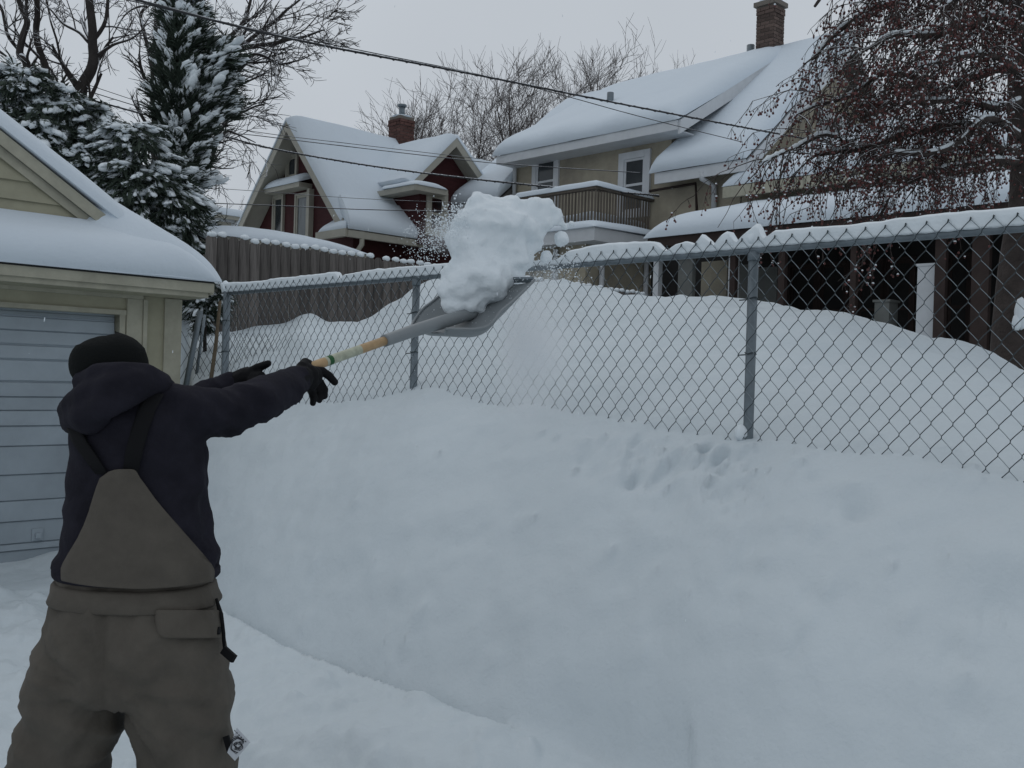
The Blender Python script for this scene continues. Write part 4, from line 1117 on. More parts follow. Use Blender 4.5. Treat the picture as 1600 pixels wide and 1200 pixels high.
def limb(mb, twigs, pix, r0, r1, lev=3, L=1.0, every=.28, up=.1, spread=.8, minr=.006, sides=7, kids=4, wander=.05, twr=.5):
    """a limb through seen places (px, py, distance), with smaller branches along it"""
    ctrl = [P(*p) for p in pix]; pts = []
    for i in range(len(ctrl) - 1):
        a = ctrl[max(0, i - 1)]; b = ctrl[i]; c = ctrl[i + 1]; d = ctrl[min(len(ctrl) - 1, i + 2)]
        for k in range(5):
            t = k / 5
            pts.append(.5 * ((2 * b) + (c - a) * t + (2 * a - 5 * b + 4 * c - d) * t * t + (3 * b - a - 3 * c + d) * t ** 3))
    pts.append(ctrl[-1]); n = len(pts)
    pts = [q + V((noise.noise(q * 2.3), noise.noise(q * 2.3 + V((9, 0, 0))), noise.noise(q * 2.3 + V((0, 9, 0))))) * wander for q in pts]
    rad = [r0 + (r1 - r0) * i / (n - 1) for i in range(n)]
    mb.tube(pts, rad, sides)
    if twigs is None: return pts
    acc = 0
    for i in range(1, n):
        acc += (pts[i] - pts[i - 1]).length
        while acc > every:
            acc -= every * random.uniform(.7, 1.3)
            d = pts[i] - pts[i - 1]; dd = rdir(d, spread * random.uniform(.6, 1.25))
            branch(twigs, pts[i], dd, L * random.uniform(.6, 1.15) * (1 - .35 * i / n), max(minr, rad[i] * twr), lev - 1, up, .62, kids, minr)
    return pts

def bare_trees():
    random.seed(21)
    # big tree standing behind the column evergreen, limbs reaching to the right
    t = thing('bare_tree', 'tall bare tree behind the column evergreen with limbs arching over to the right', 'tree', (P(246, 400, 19).x, 19, 1.2), 'bare winter trees')
    tr, tw = MB(), MB()
    Y = 19
    limb(tr, tw, [(243, 500, Y), (246, 300, Y), (243, 120, Y), (246, 40, Y), (256, -40, Y), (262, -160, Y)], .13, .05, 3, 1.3, .5)
    limb(tr, tw, [(252, 330, Y), (300, 200, Y - .3), (332, 110, Y - .5), (372, 78, Y - .6), (420, 68, Y - .8), (470, 58, Y - .8), (505, 48, Y - .8)], .11, .014, 4, 1.2, .22, .05, .8, .007)
    limb(tr, tw, [(318, 165, Y), (352, 128, Y - .2), (378, 104, Y - .3), (398, 85, Y - .4), (440, 100, Y - .4), (478, 90, Y - .5)], .07, .01, 3, 1.1, .24, -.05, .8, .007)
    limb(tr, tw, [(330, 115, Y), (350, 70, Y + .3), (380, 30, Y + .4), (395, -20, Y + .4)], .07, .02, 3, 1.3, .25, .2, .8, .007)
    limb(tr, tw, [(372, 78, Y), (420, 40, Y), (455, 10, Y), (490, -20, Y)], .05, .012, 3, 1.1, .25, .1, .8, .007)
    limb(tr, tw, [(320, 250, Y), (352, 190, Y - .5), (385, 170, Y - .6), (415, 160, Y - .7)], .05, .01, 3, 1.0, .25, -.15, .8, .007)
    limb(tr, tw, [(310, 300, Y), (345, 215, Y - .9), (372, 208, Y - .9), (400, 222, Y - .9)], .04, .008, 3, .9, .25, -.2, .8, .007)
    limb(tr, tw, [(240, 110, Y), (220, 30, Y + .3), (228, 10, Y + .3), (200, 20, Y + .3), (175, 55, Y)], .04, .01, 3, .8, .3, -.1, .8, .007)
    tr.build('trunk', 'bark', t, True); tw.build('crown', 'bark', t, True)
    # tree left of it
    random.seed(22)
    t = thing('bare_tree', 'bare tree with thick curving limbs rising above the left of the garage roof', 'tree', (P(110, 400, 17).x, 17, 1.2), 'bare winter trees')
    tr, tw = MB(), MB(); Y = 17
    limb(tr, tw, [(112, 420, Y), (118, 250, Y), (124, 150, Y), (142, 105, Y), (146, 60, Y), (138, -20, Y), (140, -120, Y)], .13, .05, 3, 1.1, .4, .0, .8, .007)
    limb(tr, tw, [(105, 300, Y), (80, 150, Y - .3), (72, 110, Y - .4), (56, 40, Y - .4), (60, -40, Y - .4)], .08, .04, 3, 1.0, .4, .1, .8, .007)
    limb(tr, tw, [(95, 300, Y), (45, 115, Y - .6), (28, 85, Y - .6), (44, 38, Y - .6), (30, 10, Y - .6), (20, -40, Y - .6)], .075, .035, 3, .9, .4, .1, .8, .007)
    limb(tr, tw, [(40, 100, Y), (18, 60, Y - .4), (4, 20, Y - .4), (-20, -30, Y - .4)], .035, .02, 3, .9, .35, .1, .8, .007)
    limb(tr, tw, [(118, 135, Y), (95, 90, Y + .3), (80, 40, Y + .3), (70, -10, Y + .4)], .03, .01, 3, .9, .3, .1, .8, .007)
    limb(tr, tw, [(150, 88, Y), (175, 70, Y), (205, 62, Y), (232, 38, Y)], .035, .008, 3, .9, .22, -.1, .8, .007)
    limb(tr, tw, [(142, 70, Y), (165, 30, Y), (172, -10, Y), (180, -60, Y)], .04, .02, 3, 1.0, .3, .1, .8, .007)
    limb(tr, tw, [(140, 65, Y), (110, 45, Y), (84, 25, Y), (60, -5, Y)], .03, .01, 3, .8, .3, .0, .8, .007)
    tr.build('trunk', 'bark', t, True); tw.build('crown', 'bark', t, True)
    # young trees behind the two houses
    specs = [(672, 40, 165, 6, .6, 'low bare tree showing just right of the red house chimney'),
             (745, 36, 95, 8, .9, 'bare tree crowding the gap between the red house and the tan house'),
             (805, 37, 85, 8, .9, 'broad bare tree rising over the left end of the tan roof'),
             (938, 38, 45, 6, .7, 'tallest bare tree behind the tan roof, with a pointed top'),
             (1000, 40, 85, 5, .6, 'smaller bare tree behind the tan roof, right of the pointed one'),
             (868, 41, 95, 6, .7, 'bare tree between the broad tree and the pointed tree over the tan roof'),
             (1042, 46, 108, 4, .6, 'faint bare tree barely clearing the tan roof, left of its chimney'),
             (1120, 52, 90, 4, .5, 'farthest faint bare tree low over the tan roof near the chimney'),
             (345, 47, 310, 3, .7, 'little bare tree far off behind the pale distant house')]
    for i, (px, Y, ytop, nst, sp, lab) in enumerate(specs):
        random.seed(40 + i)
        top = P(px, ytop, Y); H = top.z - 1.2
        t = thing('bare_tree', lab, 'tree', (top.x, Y, 1.2), 'bare winter trees')
        tr, tw = MB(), MB()
        base = V((top.x, Y, 1.0))
        for k in range(nst):
            lean = V((random.uniform(-1, 1) * sp * .62, random.uniform(-.4, .4), 1)) if k else V((0, 0, 1))
            h = H * (.88 if k == 0 else random.uniform(.58, .84))
            pts = [base + lean.normalized() * 0]
            d = lean.normalized(); p = base + V((random.uniform(-.2, .2), random.uniform(-.2, .2), 0)); pts = [p]
            n = 9
            for j in range(n):
                d = (d + V((random.uniform(-.1, .1), random.uniform(-.1, .1), .10))).normalized()
                p = p + d * (h / n); pts.append(p)
            rr = .11 if k == 0 else .08
            rad = [rr * (1 - .86 * j / n) for j in range(n + 1)]
            tr.tube(pts, rad, 5)
            for j in range(3, n + 1):
                for q in range(10 if nst > 5 else 7):
                    dd = rdir(pts[j] - pts[j - 1], random.uniform(.35, .95))
                    branch(tw, pts[j - 1].lerp(pts[j], random.random()), dd, h * .15 * random.uniform(.6, 1.2), max(.012, rad[j] * .5), 2, .22, .62, 4, .0075)
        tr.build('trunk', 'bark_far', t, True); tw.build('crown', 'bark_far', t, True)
bare_trees()

def evergreens():
    def spray(gm, sm, c, out, size, droop, snowy):
        # a fan of flat scale-leaf blades with a ridge of snow along the top
        out = out.normalized()
        for b in range(13):
            d = (out + V((random.uniform(-.65, .65), random.uniform(-.65, .65), random.uniform(-.45, .45) - droop))).normalized()
            L = size * random.uniform(.55, 1.15); w = size * random.uniform(.045, .085)
            s_ = d.cross(UP); 
            if s_.length < .05: s_ = V((1, 0, 0))
            s_.normalize(); s_ = (s_ + V((0, 0, random.uniform(-.6, .6)))).normalized()
            b0 = c + V((random.uniform(-.3, .3), random.uniform(-.3, .3), random.uniform(-.3, .3))) * size * .5
            m_ = b0 + d * L * .5 + UP * size * .05; e_ = b0 + d * L - UP * size * (.08 + droop * .12)
            gm.add([b0, m_ + s_ * w, m_ - s_ * w, e_], [(0, 1, 2), (1, 3, 2)])
            for q in range(3):
                tt = random.uniform(.3, .9); bb = b0 + d * L * tt
                d2 = (d + s_ * random.choice((-1, 1)) * random.uniform(.5, .9)).normalized()
                gm.add([bb, bb + d2 * L * .22 + V((0, 0, w * .6)), bb + d2 * L * .38], [(0, 1, 2)])
        if snowy > 0:
            n = int(4 + snowy * 8)
            d = (out + V((random.uniform(-.35, .35), random.uniform(-.35, .35), -droop * .8))).normalized()
            rot = d.to_track_quat('X', 'Z').to_matrix()
            for k in range(n):
                p = c + d * size * (k / n - .1) * .85 + V((random.uniform(-.16, .16), random.uniform(-.16, .16), random.uniform(.0, .12))) * size
                r = size * random.uniform(.10, .26) * (.65 + .6 * snowy)
                sm.ball(p, r * random.uniform(1.0, 1.9), r * random.uniform(.5, .9), r * random.uniform(.28, .5), False, 0, .3, rot)
    random.seed(51)
    # column evergreen
    Y = 14.5
    base = P(290, 520, Y)
    t = thing('evergreen', 'tall dark column evergreen with windblown snow on its right side', 'tree', (base.x, Y, 1.2), 'snow covered evergreens')
    gm, sm, tr = MB(), MB(), MB()
    tr.tube([P(288, 560, Y), P(285, 300, Y), P(283, 100, Y), P(285, -60, Y)], [.12, .11, .08, .05], 8)
    prof = [(-90, 258, 322), (0, 250, 325), (40, 244, 328), (100, 234, 340), (150, 230, 352), (200, 226, 352), (260, 240, 338), (300, 238, 335), (360, 250, 332), (420, 262, 336), (470, 280, 340)]
    for i in range(720):
        y = random.uniform(-90, 470)
        l = np.interp(y, [a for a, _, _ in prof], [b for _, b, _ in prof]); r = np.interp(y, [a for a, _, _ in prof], [c for _, _, c in prof])
        th = random.uniform(0, 2 * math.pi); rr = random.uniform(.45, .95)
        hw = (r - l) / 2 / FOC * Y - .20
        c = P((l + r) / 2, y, Y) + V((math.cos(th) * hw * rr, math.sin(th) * hw * rr, 0))
        out = V((math.cos(th) + .35, math.sin(th) * .7, .75))
        sn = max(0, random.uniform(-.1, 1.0) + (.25 if math.cos(th) > 0 else -.1)) if random.random() < .8 else 0
        spray(gm, sm, c, out, random.uniform(.22, .40), -.05, sn)
    # sprays blown out to the right
    for i in range(60):
        y = random.uniform(70, 190); c = P(random.uniform(325, 350), y, Y + random.uniform(-.3, .3))
        spray(gm, sm, c, V((1, -.1, random.uniform(.25, .6))), random.uniform(.3, .42), 0, random.uniform(.3, .9))
    tr.build('trunk', 'bark', t, True); gm.build('crown', 'needle', t, kind='stuff'); sm.build('snow_cover', 'clump', t, True, kind='stuff')
    # a bit of green by the last fence post
    random.seed(53)
    b0 = P(322, 520, 9.3)
    t = thing('evergreen_shrub', 'small evergreen shrub poking out between the garage corner and the fence', 'shrub', (b0.x, 9.3, b0.z - .3))
    gm, sm, tr = MB(), MB(), MB()
    tr.tube([V((b0.x, 9.3, b0.z - .4)), P(320, 480, 9.3), P(326, 450, 9.3)], [.02, .016, .008], 6)
    for px, py, r in ((312, 474, 20), (330, 450, 20), (335, 480, 18), (322, 500, 16), (345, 470, 12)):
        c0 = P(px, py, 9.3); R = r / FOC * 9.3
        for i in range(16):
            v = V((random.gauss(0, 1), random.gauss(0, 1), random.gauss(0, 1))).normalized()
            spray(gm, sm, c0 + v * R * .8, V((v.x, v.y, v.z * .4 - .3)), random.uniform(.09, .15), .4, max(0, random.uniform(-.2, .9)))
    tr.build('stem', 'bark', t, True); gm.build('crown', 'needle', t, kind='stuff'); sm.build('snow_cover', 'clump', t, True, kind='stuff')
    # spreading evergreen over the garage
    random.seed(52)
    Y = 13.2
    base = P(130, 480, Y)
    t = thing('evergreen', 'broad spreading evergreen bowed down with snow behind the garage roof', 'tree', (base.x, Y, 1.2), 'snow covered evergreens')
    gm, sm, tr = MB(), MB(), MB()
    for px, py in ((20, 150), (110, 180), (190, 210), (260, 300), (310, 380)):
        tr.tube([P(150, 600, Y + .3), P((150 + px) / 2, (560 + py) / 2, Y + .2), P(px, py, Y)], [.09, .06, .02], 7)
    lobes = [(-70, 165, 75), (25, 165, 70), (95, 190, 62), (60, 240, 80), (150, 225, 62), (135, 290, 85), (205, 245, 55), (215, 310, 75), (265, 330, 62), (285, 390, 50), (310, 420, 38), (316, 455, 30), (190, 380, 80), (60, 330, 90), (-60, 280, 100)]
    for px, py, r in lobes:
        c0 = P(px, py, Y + random.uniform(-.4, .4)); R = r / FOC * Y
        for i in range(int(105 * (R / .6) ** 1.6)):
            v = V((random.gauss(0, 1), random.gauss(0, 1), random.gauss(0, 1))).normalized()
            if v.y > .45: v.y = -v.y
            rr = random.uniform(.62, 1.0)
            c = c0 + V((v.x * R, v.y * R * .9, v.z * R)) * rr
            sn = max(0, random.uniform(.0, 1.0) + .5 * v.z) if random.random() < .9 else 0
            spray(gm, sm, c, V((v.x, v.y, v.z * .4 - .25)), random.uniform(.2, .36), .45, sn)
    tr.build('trunk', 'bark', t, True); gm.build('crown', 'needle', t, kind='stuff'); sm.build('snow_cover', 'clump', t, True, kind='stuff')
evergreens()

def crabapple():
    random.seed(61)
    Y = 7.3
    gx = P(1590, 570, Y)
    t = thing('crabapple_tree', 'bare crabapple tree hung with dark red dried fruit, at the right edge', 'tree', (gx.x, Y, 1.3))
    tr, tw, be, sn = MB(), MB(), MB(), MB()
    limb(tr, None, [(1592, 640, Y), (1588, 560, Y), (1592, 470, Y), (1606, 350, Y), (1607, 250, Y), (1600, 120, Y), (1612, -40, Y), (1600, -140, Y)], .20, .07, sides=12, wander=.02)
    limbs = [
        ([(1600, 240, Y), (1560, 232, Y - .2), (1520, 205, Y - .4), (1440, 205, Y - .5), (1390, 218, Y - .6), (1330, 238, Y - .7), (1270, 246, Y - .8)], .05, .012),
        ([(1604, 118, Y), (1560, 112, Y - .1), (1515, 122, Y - .3), (1470, 148, Y - .4), (1440, 158, Y - .5)], .04, .014),
        ([(1470, 150, Y - .4), (1430, 125, Y - .5), (1400, 115, Y - .6), (1370, 118, Y - .6), (1320, 150, Y - .7), (1250, 178, Y - .9)], .025, .008),
        ([(1600, 30, Y), (1540, -20, Y - .3), (1460, -20, Y - .6), (1380, 10, Y - .7), (1310, 50, Y - .8), (1265, 90, Y - .9)], .045, .009),
        ([(1605, -40, Y), (1520, -80, Y - .6), (1400, -90, Y - 1.0), (1320, -50, Y - 1.0), (1270, 10, Y - 1.1)], .04, .009),
        ([(1606, 60, Y), (1570, 30, Y - .4), (1520, 40, Y - .8), (1460, 60, Y - 1.0), (1400, 60, Y - 1.1), (1350, 80, Y - 1.2)], .035, .009),
        ([(1603, 160, Y), (1560, 170, Y - .3), (1500, 160, Y - .6), (1420, 165, Y - .7), (1370, 160, Y - .8)], .03, .009),
        ([(1600, 255, Y), (1560, 248, Y - .3), (1510, 255, Y - .5), (1470, 262, Y - .6), (1420, 285, Y - .7), (1380, 320, Y - .8)], .025, .007),
        ([(1606, -60, Y), (1560, -120, Y - .3), (1480, -110, Y - .7), (1420, -60, Y - .9), (1390, -10, Y - 1.0)], .03, .009),
        ([(1604, 20, Y), (1580, -10, Y - .5), (1530, -30, Y - .9), (1480, 10, Y - 1.2)], .03, .009),
        ([(1604, 140, Y), (1575, 100, Y - .5), (1530, 85, Y - .9), (1480, 100, Y - 1.1), (1440, 110, Y - 1.2)], .028, .008),
        ([(1606, 90, Y), (1640, 40, Y), (1700, 20, Y), (1760, 60, Y)], .05, .01),
        ([(1606, 200, Y), (1660, 160, Y + .2), (1740, 150, Y + .3)], .04, .01),
        ([(1600, 215, Y), (1550, 190, Y - .5), (1490, 225, Y - .8), (1440, 240, Y - .9), (1380, 236, Y - 1.0)], .03, .008),
        ([(1340, 235, Y - .7), (1290, 215, Y - .8), (1240, 235, Y - .9), (1200, 255, Y - 1.0)], .014, .005)]
    all_pts = []
    for pix, r0, r1 in limbs:
        pts = limb(tr, None, pix, r0, r1, sides=6, wander=.035)
        all_pts.append((pts, r0))
        # snow in rolls along the limb
        for i in range(len(pts) - 1):
            d = pts[i + 1] - pts[i]
            if abs(d.normalized().z) > .75 or random.random() < .3: continue
            rr = (r0 + (r1 - r0) * i / len(pts))
            for k in range(3):
                q = pts[i].lerp(pts[i + 1], (k + .5) / 3) + UP * (rr + .004)
                sn.ball(q, .035, max(.010, rr * .75), random.uniform(.008, .02), False, 0, .25, d.to_track_quat('X', 'Z').to_matrix())
    def fruit(p, n):
        for k in range(n):
            q = p + V((random.uniform(-.03, .03), random.uniform(-.03, .03), -random.uniform(.02, .07)))
            tw.tube([p, q], [.0013, .0013], 3, cap=False)
            r = random.uniform(.005, .0095)
            be.ball(q - UP * r, r, r, r * 1.15, False, 0, .15)
            if random.random() < .26: sn.ball(q + UP * r * .1, r * 1.1, r * 1.05, r * .9, False, 0, .25)
    def hang(p, d, L, r, lev):
        n = 5; pts = [p]
        for i in range(n):
            d = (d + V((random.uniform(-.22, .22), random.uniform(-.22, .22), random.uniform(-.2, .2) - .20))).normalized()
            pts.append(pts[-1] + d * L / n)
        tw.tube(pts, [max(.0020, r * (1 - .7 * i / n)) for i in range(n + 1)], 4, cap=False)
        for i in range(1, n + 1):
            if lev > 0 and random.random() < .75:
                hang(pts[i], rdir(d, random.uniform(.4, .9)), L * random.uniform(.35, .6), r * .6, lev - 1)
            if random.random() < (.62 if lev == 0 else .4): fruit(pts[i], random.randint(1, 3))
    for pts, r0 in all_pts:
        acc = 0; n = len(pts)
        for i in range(2, n):
            acc += (pts[i] - pts[i - 1]).length
            while acc > .044:
                acc -= .044 * random.uniform(.7, 1.4)
                d = rdir(pts[i] - pts[i - 1], random.uniform(.5, 1.1))
                px, py = proj(pts[i])
                if (py < 60 and px < 1330) or (py < 230 and px < 1300 and random.random() < .8): continue
                if px < 1240 and random.random() < .5: continue
                d = V((d.x - .25 * min(1, max(0, (px - 1250) / 120)), d.y * .7, d.z * .8 + .15))
                hang(pts[i], d, random.uniform(.30, .66), .0055, 1 if px > 1230 else random.randint(0, 1))
    tr.build('trunk', 'bark_crab', t, True); tw.build('crown', 'bark_crab', t, True, kind='stuff'); be.build('fruit', 'berry', t, True, kind='stuff'); sn.build('snow_cover', 'clump', t, True, kind='stuff')
    s = MB(); s.ball(P(1596, 490, Y - .18), .05, .05, .12, True, 0, .15); s.ball(P(1588, 505, Y - .19), .03, .03, .06, True, 0, .15)
    s.build('snow_patch', 'clump', t, smooth=True)
crabapple()

# ------------------------------------------------------------------ overhead wires
def cables():
    def cable(pix, r, label, twist=False, name='overhead_wire', sag=.0):
        ctrl = [P(*p) for p in pix]; n = 60; pts = []
        seg = len(ctrl) - 1
        for i in range(n + 1):
            t = i / n * seg; k = min(seg - 1, int(t)); u = t - k
            a, b, c, d = ctrl[max(0, k - 1)], ctrl[k], ctrl[k + 1], ctrl[min(seg, k + 2)]
            pts.append(.5 * ((2 * b) + (c - a) * u + (2 * a - 5 * b + 4 * c - d) * u * u + (3 * b - a - 3 * c + d) * u ** 3))
        m = MB(); m.tube(pts, r, 7)
        if twist:
            q = [p + (UP * math.cos(i * 2.1) + V((0, 1, 0)) * math.sin(i * 2.1)) * r * 1.2 for i, p in enumerate([pts[j // 4].lerp(pts[min(n, j // 4 + 1)], (j % 4) / 4) for j in range(4 * n)])]
            m.tube(q, r * .55, 5)
        o = m.build(name, 'cable', None, True, ctrl[0]); tag(o, label, 'wire', 'overhead wires'); return o
    cable([(60, -40, 9), (215, 0, 9.6), (355, 37, 10.2), (500, 70, 11), (730, 114, 12.5), (1000, 168, 14.3), (1200, 206, 15.3), (1300, 224, 15.6)], .0135, 'thickest overhead wire, crossing from the top left down to the tan house', True)
    cable([(60, -32, 9.1), (225, 6, 9.7), (400, 46, 10.5), (560, 78, 11.4), (800, 128, 13), (1000, 182, 14.3), (1160, 222, 15.2)], .006, 'thin wire running just under the thickest overhead wire')
    cable([(120, 150, 17), (330, 207, 18), (420, 231, 18.2), (560, 256, 18.3), (700, 275, 18.2), (850, 291, 18), (1000, 303, 17.6), (1030, 306, 17.6)], .016, 'snow dusted twisted wire drooping across both house fronts', True)
    cable([(130, 140, 17), (330, 200, 18), (420, 214, 18.2), (700, 247, 18.2), (800, 257, 18), (1000, 270, 17.6)], .008, 'fine wire across the red roof, next above the twisted wire')
    cable([(130, 130, 17), (300, 185, 18), (400, 206, 18.2), (560, 226, 18.3), (750, 248, 18.2)], .006, 'uppermost fine wire across the red roof')
    cable([(320, 317, 18), (450, 322, 18), (560, 327, 18), (700, 330, 18), (820, 331, 17.8)], .009, 'low wire crossing the red house gable windows')
    cable([(320, 293, 18.4), (420, 300, 18.4), (560, 310, 18.4), (700, 316, 18.2), (800, 318, 18)], .005, 'faint wire just above the low wire on the red house')
cables()

# ------------------------------------------------------------------ the person
def build_person():
    random.seed(71)
    g = thing('person', 'person from behind in black hat, navy hooded sweatshirt and taupe overalls, heaving snow', 'person', (P(190, 900, 2.8).x, 2.8, 0))
    PW = 2.3
    def tab(rows):
        rows = sorted(rows)
        ys = [r[0] for r in rows]
        def f(y): return [float(np.interp(y, ys, [r[i] for r in rows])) for i in range(1, len(rows[0]))]
        return f, ys
    torso, ty = tab([(590, 165, 262, 2.80, .075), (606, 138, 292, 2.80, .105), (625, 118, 306, 2.80, .125), (650, 112, 314, 2.80, .14), (690, 115, 318, 2.80, .15), (740, 113, 321, 2.81, .152),
                     (790, 111, 324, 2.81, .156), (840, 103, 330, 2.81, .162), (878, 94, 336, 2.81, .168), (897, 95, 336, 2.81, .168)])
    hips, hy = tab([(880, 99, 325, 2.81, .150), (905, 98, 325, 2.81, .158), (930, 93, 333, 2.81, .168), (960, 83, 343, 2.81, .178), (1010, 68, 350, 2.80, .185), (1060, 57, 354, 2.80, .175), (1085, 54, 355, 2.80, .15)])
    def ring(f, y, grow=0, n=36):
        xl, xr, Yc, hd = f(y)
        c = P((xl + xr) / 2, y, Yc); hw = (xr - xl) / 2 / FOC * Yc + grow; hd += grow
        out = []
        for k in range(n):
            t = 2 * math.pi * k / n; a, b = math.cos(t), math.sin(t)
            out.append(c + V((math.copysign(abs(a) ** (2 / PW), a) * hw, math.copysign(abs(b) ** (2 / PW), b) * hd, 0)))
        return out
    def back(f, px, y, off=0):       # the place on the back of the clothing seen at a pixel
        Yq, nx, ny, l = 2.66, 0, 1, 1
        for _ in range(6):
            q = P(px, y, Yq); yy = proj(V((q.x, 2.81, q.z)))[1]
            xl, xr, Yc, hd = f(yy); x0, x1 = P(xl, yy, Yc).x, P(xr, yy, Yc).x
            t = max(-.985, min(.985, (q.x - (x0 + x1) / 2) / ((x1 - x0) / 2)))
            d = hd * (1 - abs(t) ** PW) ** (1 / PW)
            nx, ny = abs(t) ** (PW - 1) * math.copysign(1, t), (1 - abs(t) ** PW) ** ((PW - 1) / PW)
            l = math.hypot(nx, ny)
            Yq = Yc - d - ny / l * off
        q = P(px, y, Yq)
        return V((q.x + nx / l * off * .6, q.y, q.z))
    def patch(f, rows, off, name, m, n=18, thick=.02, parent=None, puff=0.0, disp=0):
        mb = MB(); top = []; bot = []
        for j, row in enumerate(rows):
            y_, x0, x1 = row[:3]; sg = row[3] if len(row) > 3 else 0
            for i in range(n + 1):
                u = i / n; y = y_ + sg * (1 - (2 * u - 1) ** 2); pu = puff * (1 - (2 * u - 1) ** 6)
                q = back(f, x0 + (x1 - x0) * u, y, off + pu)
                q.y -= disp * fb(q, 9)
                top.append(q); bot.append(back(f, x0 + (x1 - x0) * u, y, off - thick))
        N = len(top); w = n + 1; R = len(rows); mb.v = top + bot
        for j in range(R - 1):
            for i in range(n):
                a = j * w + i
                mb.f += [(a, a + w, a + w + 1, a + 1), (a + N, a + 1 + N, a + w + 1 + N, a + w + N)]
        bd = [i for i in range(n)] + [n + k * w for k in range(R - 1)] + [(R - 1) * w + n - k for k in range(n)] + [(R - 1 - k) * w for k in range(R - 1)]
        for k in range(len(bd)):
            a, b = bd[k], bd[(k + 1) % len(bd)]; mb.f.append((a, b, b + N, a + N))
        mb.m = [0] * len(mb.f)
        return mb.build(name, m, parent or g, True)
    # shoulders, elbows and wrists
    RS, RE, RW = P(286, 640, 2.77), P(398, 629, 2.95), P(463, 595, 3.20)
    LS, LE, LW = P(140, 640, 2.86), P(262, 655, 3.12), P(374, 598, 3.14)
    # the body itself
    b = MB()
    hc = P(173, 590, 2.82)
    face = V((.45, .89, .05)).normalized()
    b.ball(hc, .074, .092, .100, True)
    b.ball(hc + face * .055 + UP * -.045, .052, .055, .06, True)
    side = face.cross(UP).normalized()
    b.tube([hc + face * .088 + UP * .012, hc + face * .118 + UP * -.022], [.010, .017], 8); 
    for s_ in (1, -1):
        b.ball(hc + side * s_ * .078 + UP * -.01, .012, .022, .032, True)
        b.ball(hc + face * .088 + side * s_ * .03 + UP * .012, .013, .013, .009, True)
    b.ball(hc + face * .098 + UP * -.058, .028, .012, .010, True)
    b.tube([hc + UP * -.05, P(178, 640, 2.80)], [.055, .07], 12)
    b.loft([ring(torso, y, -.03) for y in (606, 640, 700, 800, 890)]); b.loft([ring(hips, y, -.035) for y in (885, 960, 1010, 1060)])
    b.tube([P(200, 650, 2.80), RS, RE, RW], [.07, .055, .042, .03], 10); b.tube([P(190, 650, 2.82), LS, LE, LW], [.07, .055, .042, .03], 10)
    for hx, kx, fx in ((130, 95, 78), (280, 298, 305)):
        b.tube([P(hx, 1000, 2.80), P(kx, 1220, 2.80), P(fx, 1480, 2.80)], [.085, .06, .042], 12)
    remesh(b, .012, 3).build('body', 'skin', g, True)
    # pants
    p = MB()
    p.loft([ring(hips, y) for y in (885, 905, 930, 960, 985, 1010, 1035, 1060, 1085)])
    def leg(rows):
        p.loft([ring(lambda y, r=r: [r[1], r[2], 2.80, r[3]], r[0], 0, 24) for r in rows])
    leg([(1000, 72, 196, .15), (1060, 55, 197, .16), (1100, 50, 194, .15), (1128, 46, 188, .145), (1150, 40, 180, .14), (1180, 23, 166, .135), (1230, 14, 150, .13), (1300, 12, 140, .12), (1400, 15, 135, .11), (1500, 18, 132, .105)])
    leg([(1000, 206, 346, .15), (1060, 205, 354, .16), (1100, 205, 357, .155), (1128, 212, 358, .15), (1160, 224, 358, .145), (1200, 240, 358, .14), (1300, 244, 356, .125), (1400, 246, 352, .115), (1500, 246, 350, .11)])
    def pfold(q, n_):
        leg_ = max(0, min(1, (1.05 - q.z) / .3))
        f = .018 * noise.noise(V((q.x * 6, q.y * 6, q.z * 9 + q.x * 8))) + .010 * noise.noise(V((q.x * 14, q.y * 10, q.z * 16 - q.x * 22)))
        sx = q.x - P(199, 1000, 2.8).x; rr = math.hypot(sx, q.z - .86)        # creases fanning out of the crotch
        f += .014 * (1 - 2.4 * abs(noise.noise(V((math.atan2(q.z - .86, abs(sx)) * 3.4 + (5 if sx > 0 else 0), rr * 2.0, 0))))) * max(0, 1 - abs(rr - .16) / .16)
        cr = .012 * leg_ * (1 - abs(noise.noise(V((q.x * 5 + 3, q.y * 4, q.z * 11 + q.x * 6)))) * 2.2)
        return f * .8 + cr * 1.2 - .012 * math.exp(-((q.x - P(199, 1000, 2.8).x) / .012) ** 2) * max(0, min(1, (1.12 - q.z) / .1))
    remesh(p, .011, 5, pfold).build('overalls', 'pants', g, True)
    for y0, y1, gr in ((906, 938, .012),):
        w = MB(); w.loft([ring(hips, y0, -.01), ring(hips, y0 - 1, gr - .003), ring(hips, y0 + 3, gr + .002), ring(hips, (y0 + y1) / 2, gr), ring(hips, y1 - 3, gr + .003), ring(hips, y1, gr - .002), ring(hips, y1 + 1, -.012)]); w.build('waistband', 'pants', g, True)
    # sweatshirt
    h = MB()
    h.loft([ring(torso, y) for y in ty])
    h.tube([P(235, 648, 2.80), P(262, 640, 2.77), RS, P(325, 645, 2.83), P(352, 645, 2.88), RE, P(425, 616, 3.04), P(447, 604, 3.13), P(462, 596, 3.19), P(470, 592, 3.22)],
           [.075, .080, .078, .071, .068, .070, .062, .055, .047, .040], 16)
    h.tube([P(190, 645, 2.82), LS, LE, P(330, 622, 3.13), LW], [.08, .082, .066, .058, .045], 14)
    def hfold(q, n_):
        ax, az = proj(q)
        arm = max(0, min(1, (ax - 290) / 40))
        f = .013 * noise.noise(V((q.x * 7, q.y * 7, q.z * 7))) + .008 * noise.noise(V((q.x * 15 + q.z * 12, q.y * 12, q.z * 13)))
        f += arm * .012 * (0.5 - abs(noise.noise(V((q.x * 16 + q.z * 14, q.y * 12, q.z * 5)))) * 2)
        low = max(0, min(1, (az - 790) / 80)); f += low * .016 * noise.noise(V((q.x * 9, 2, q.z * 22)))
        return f
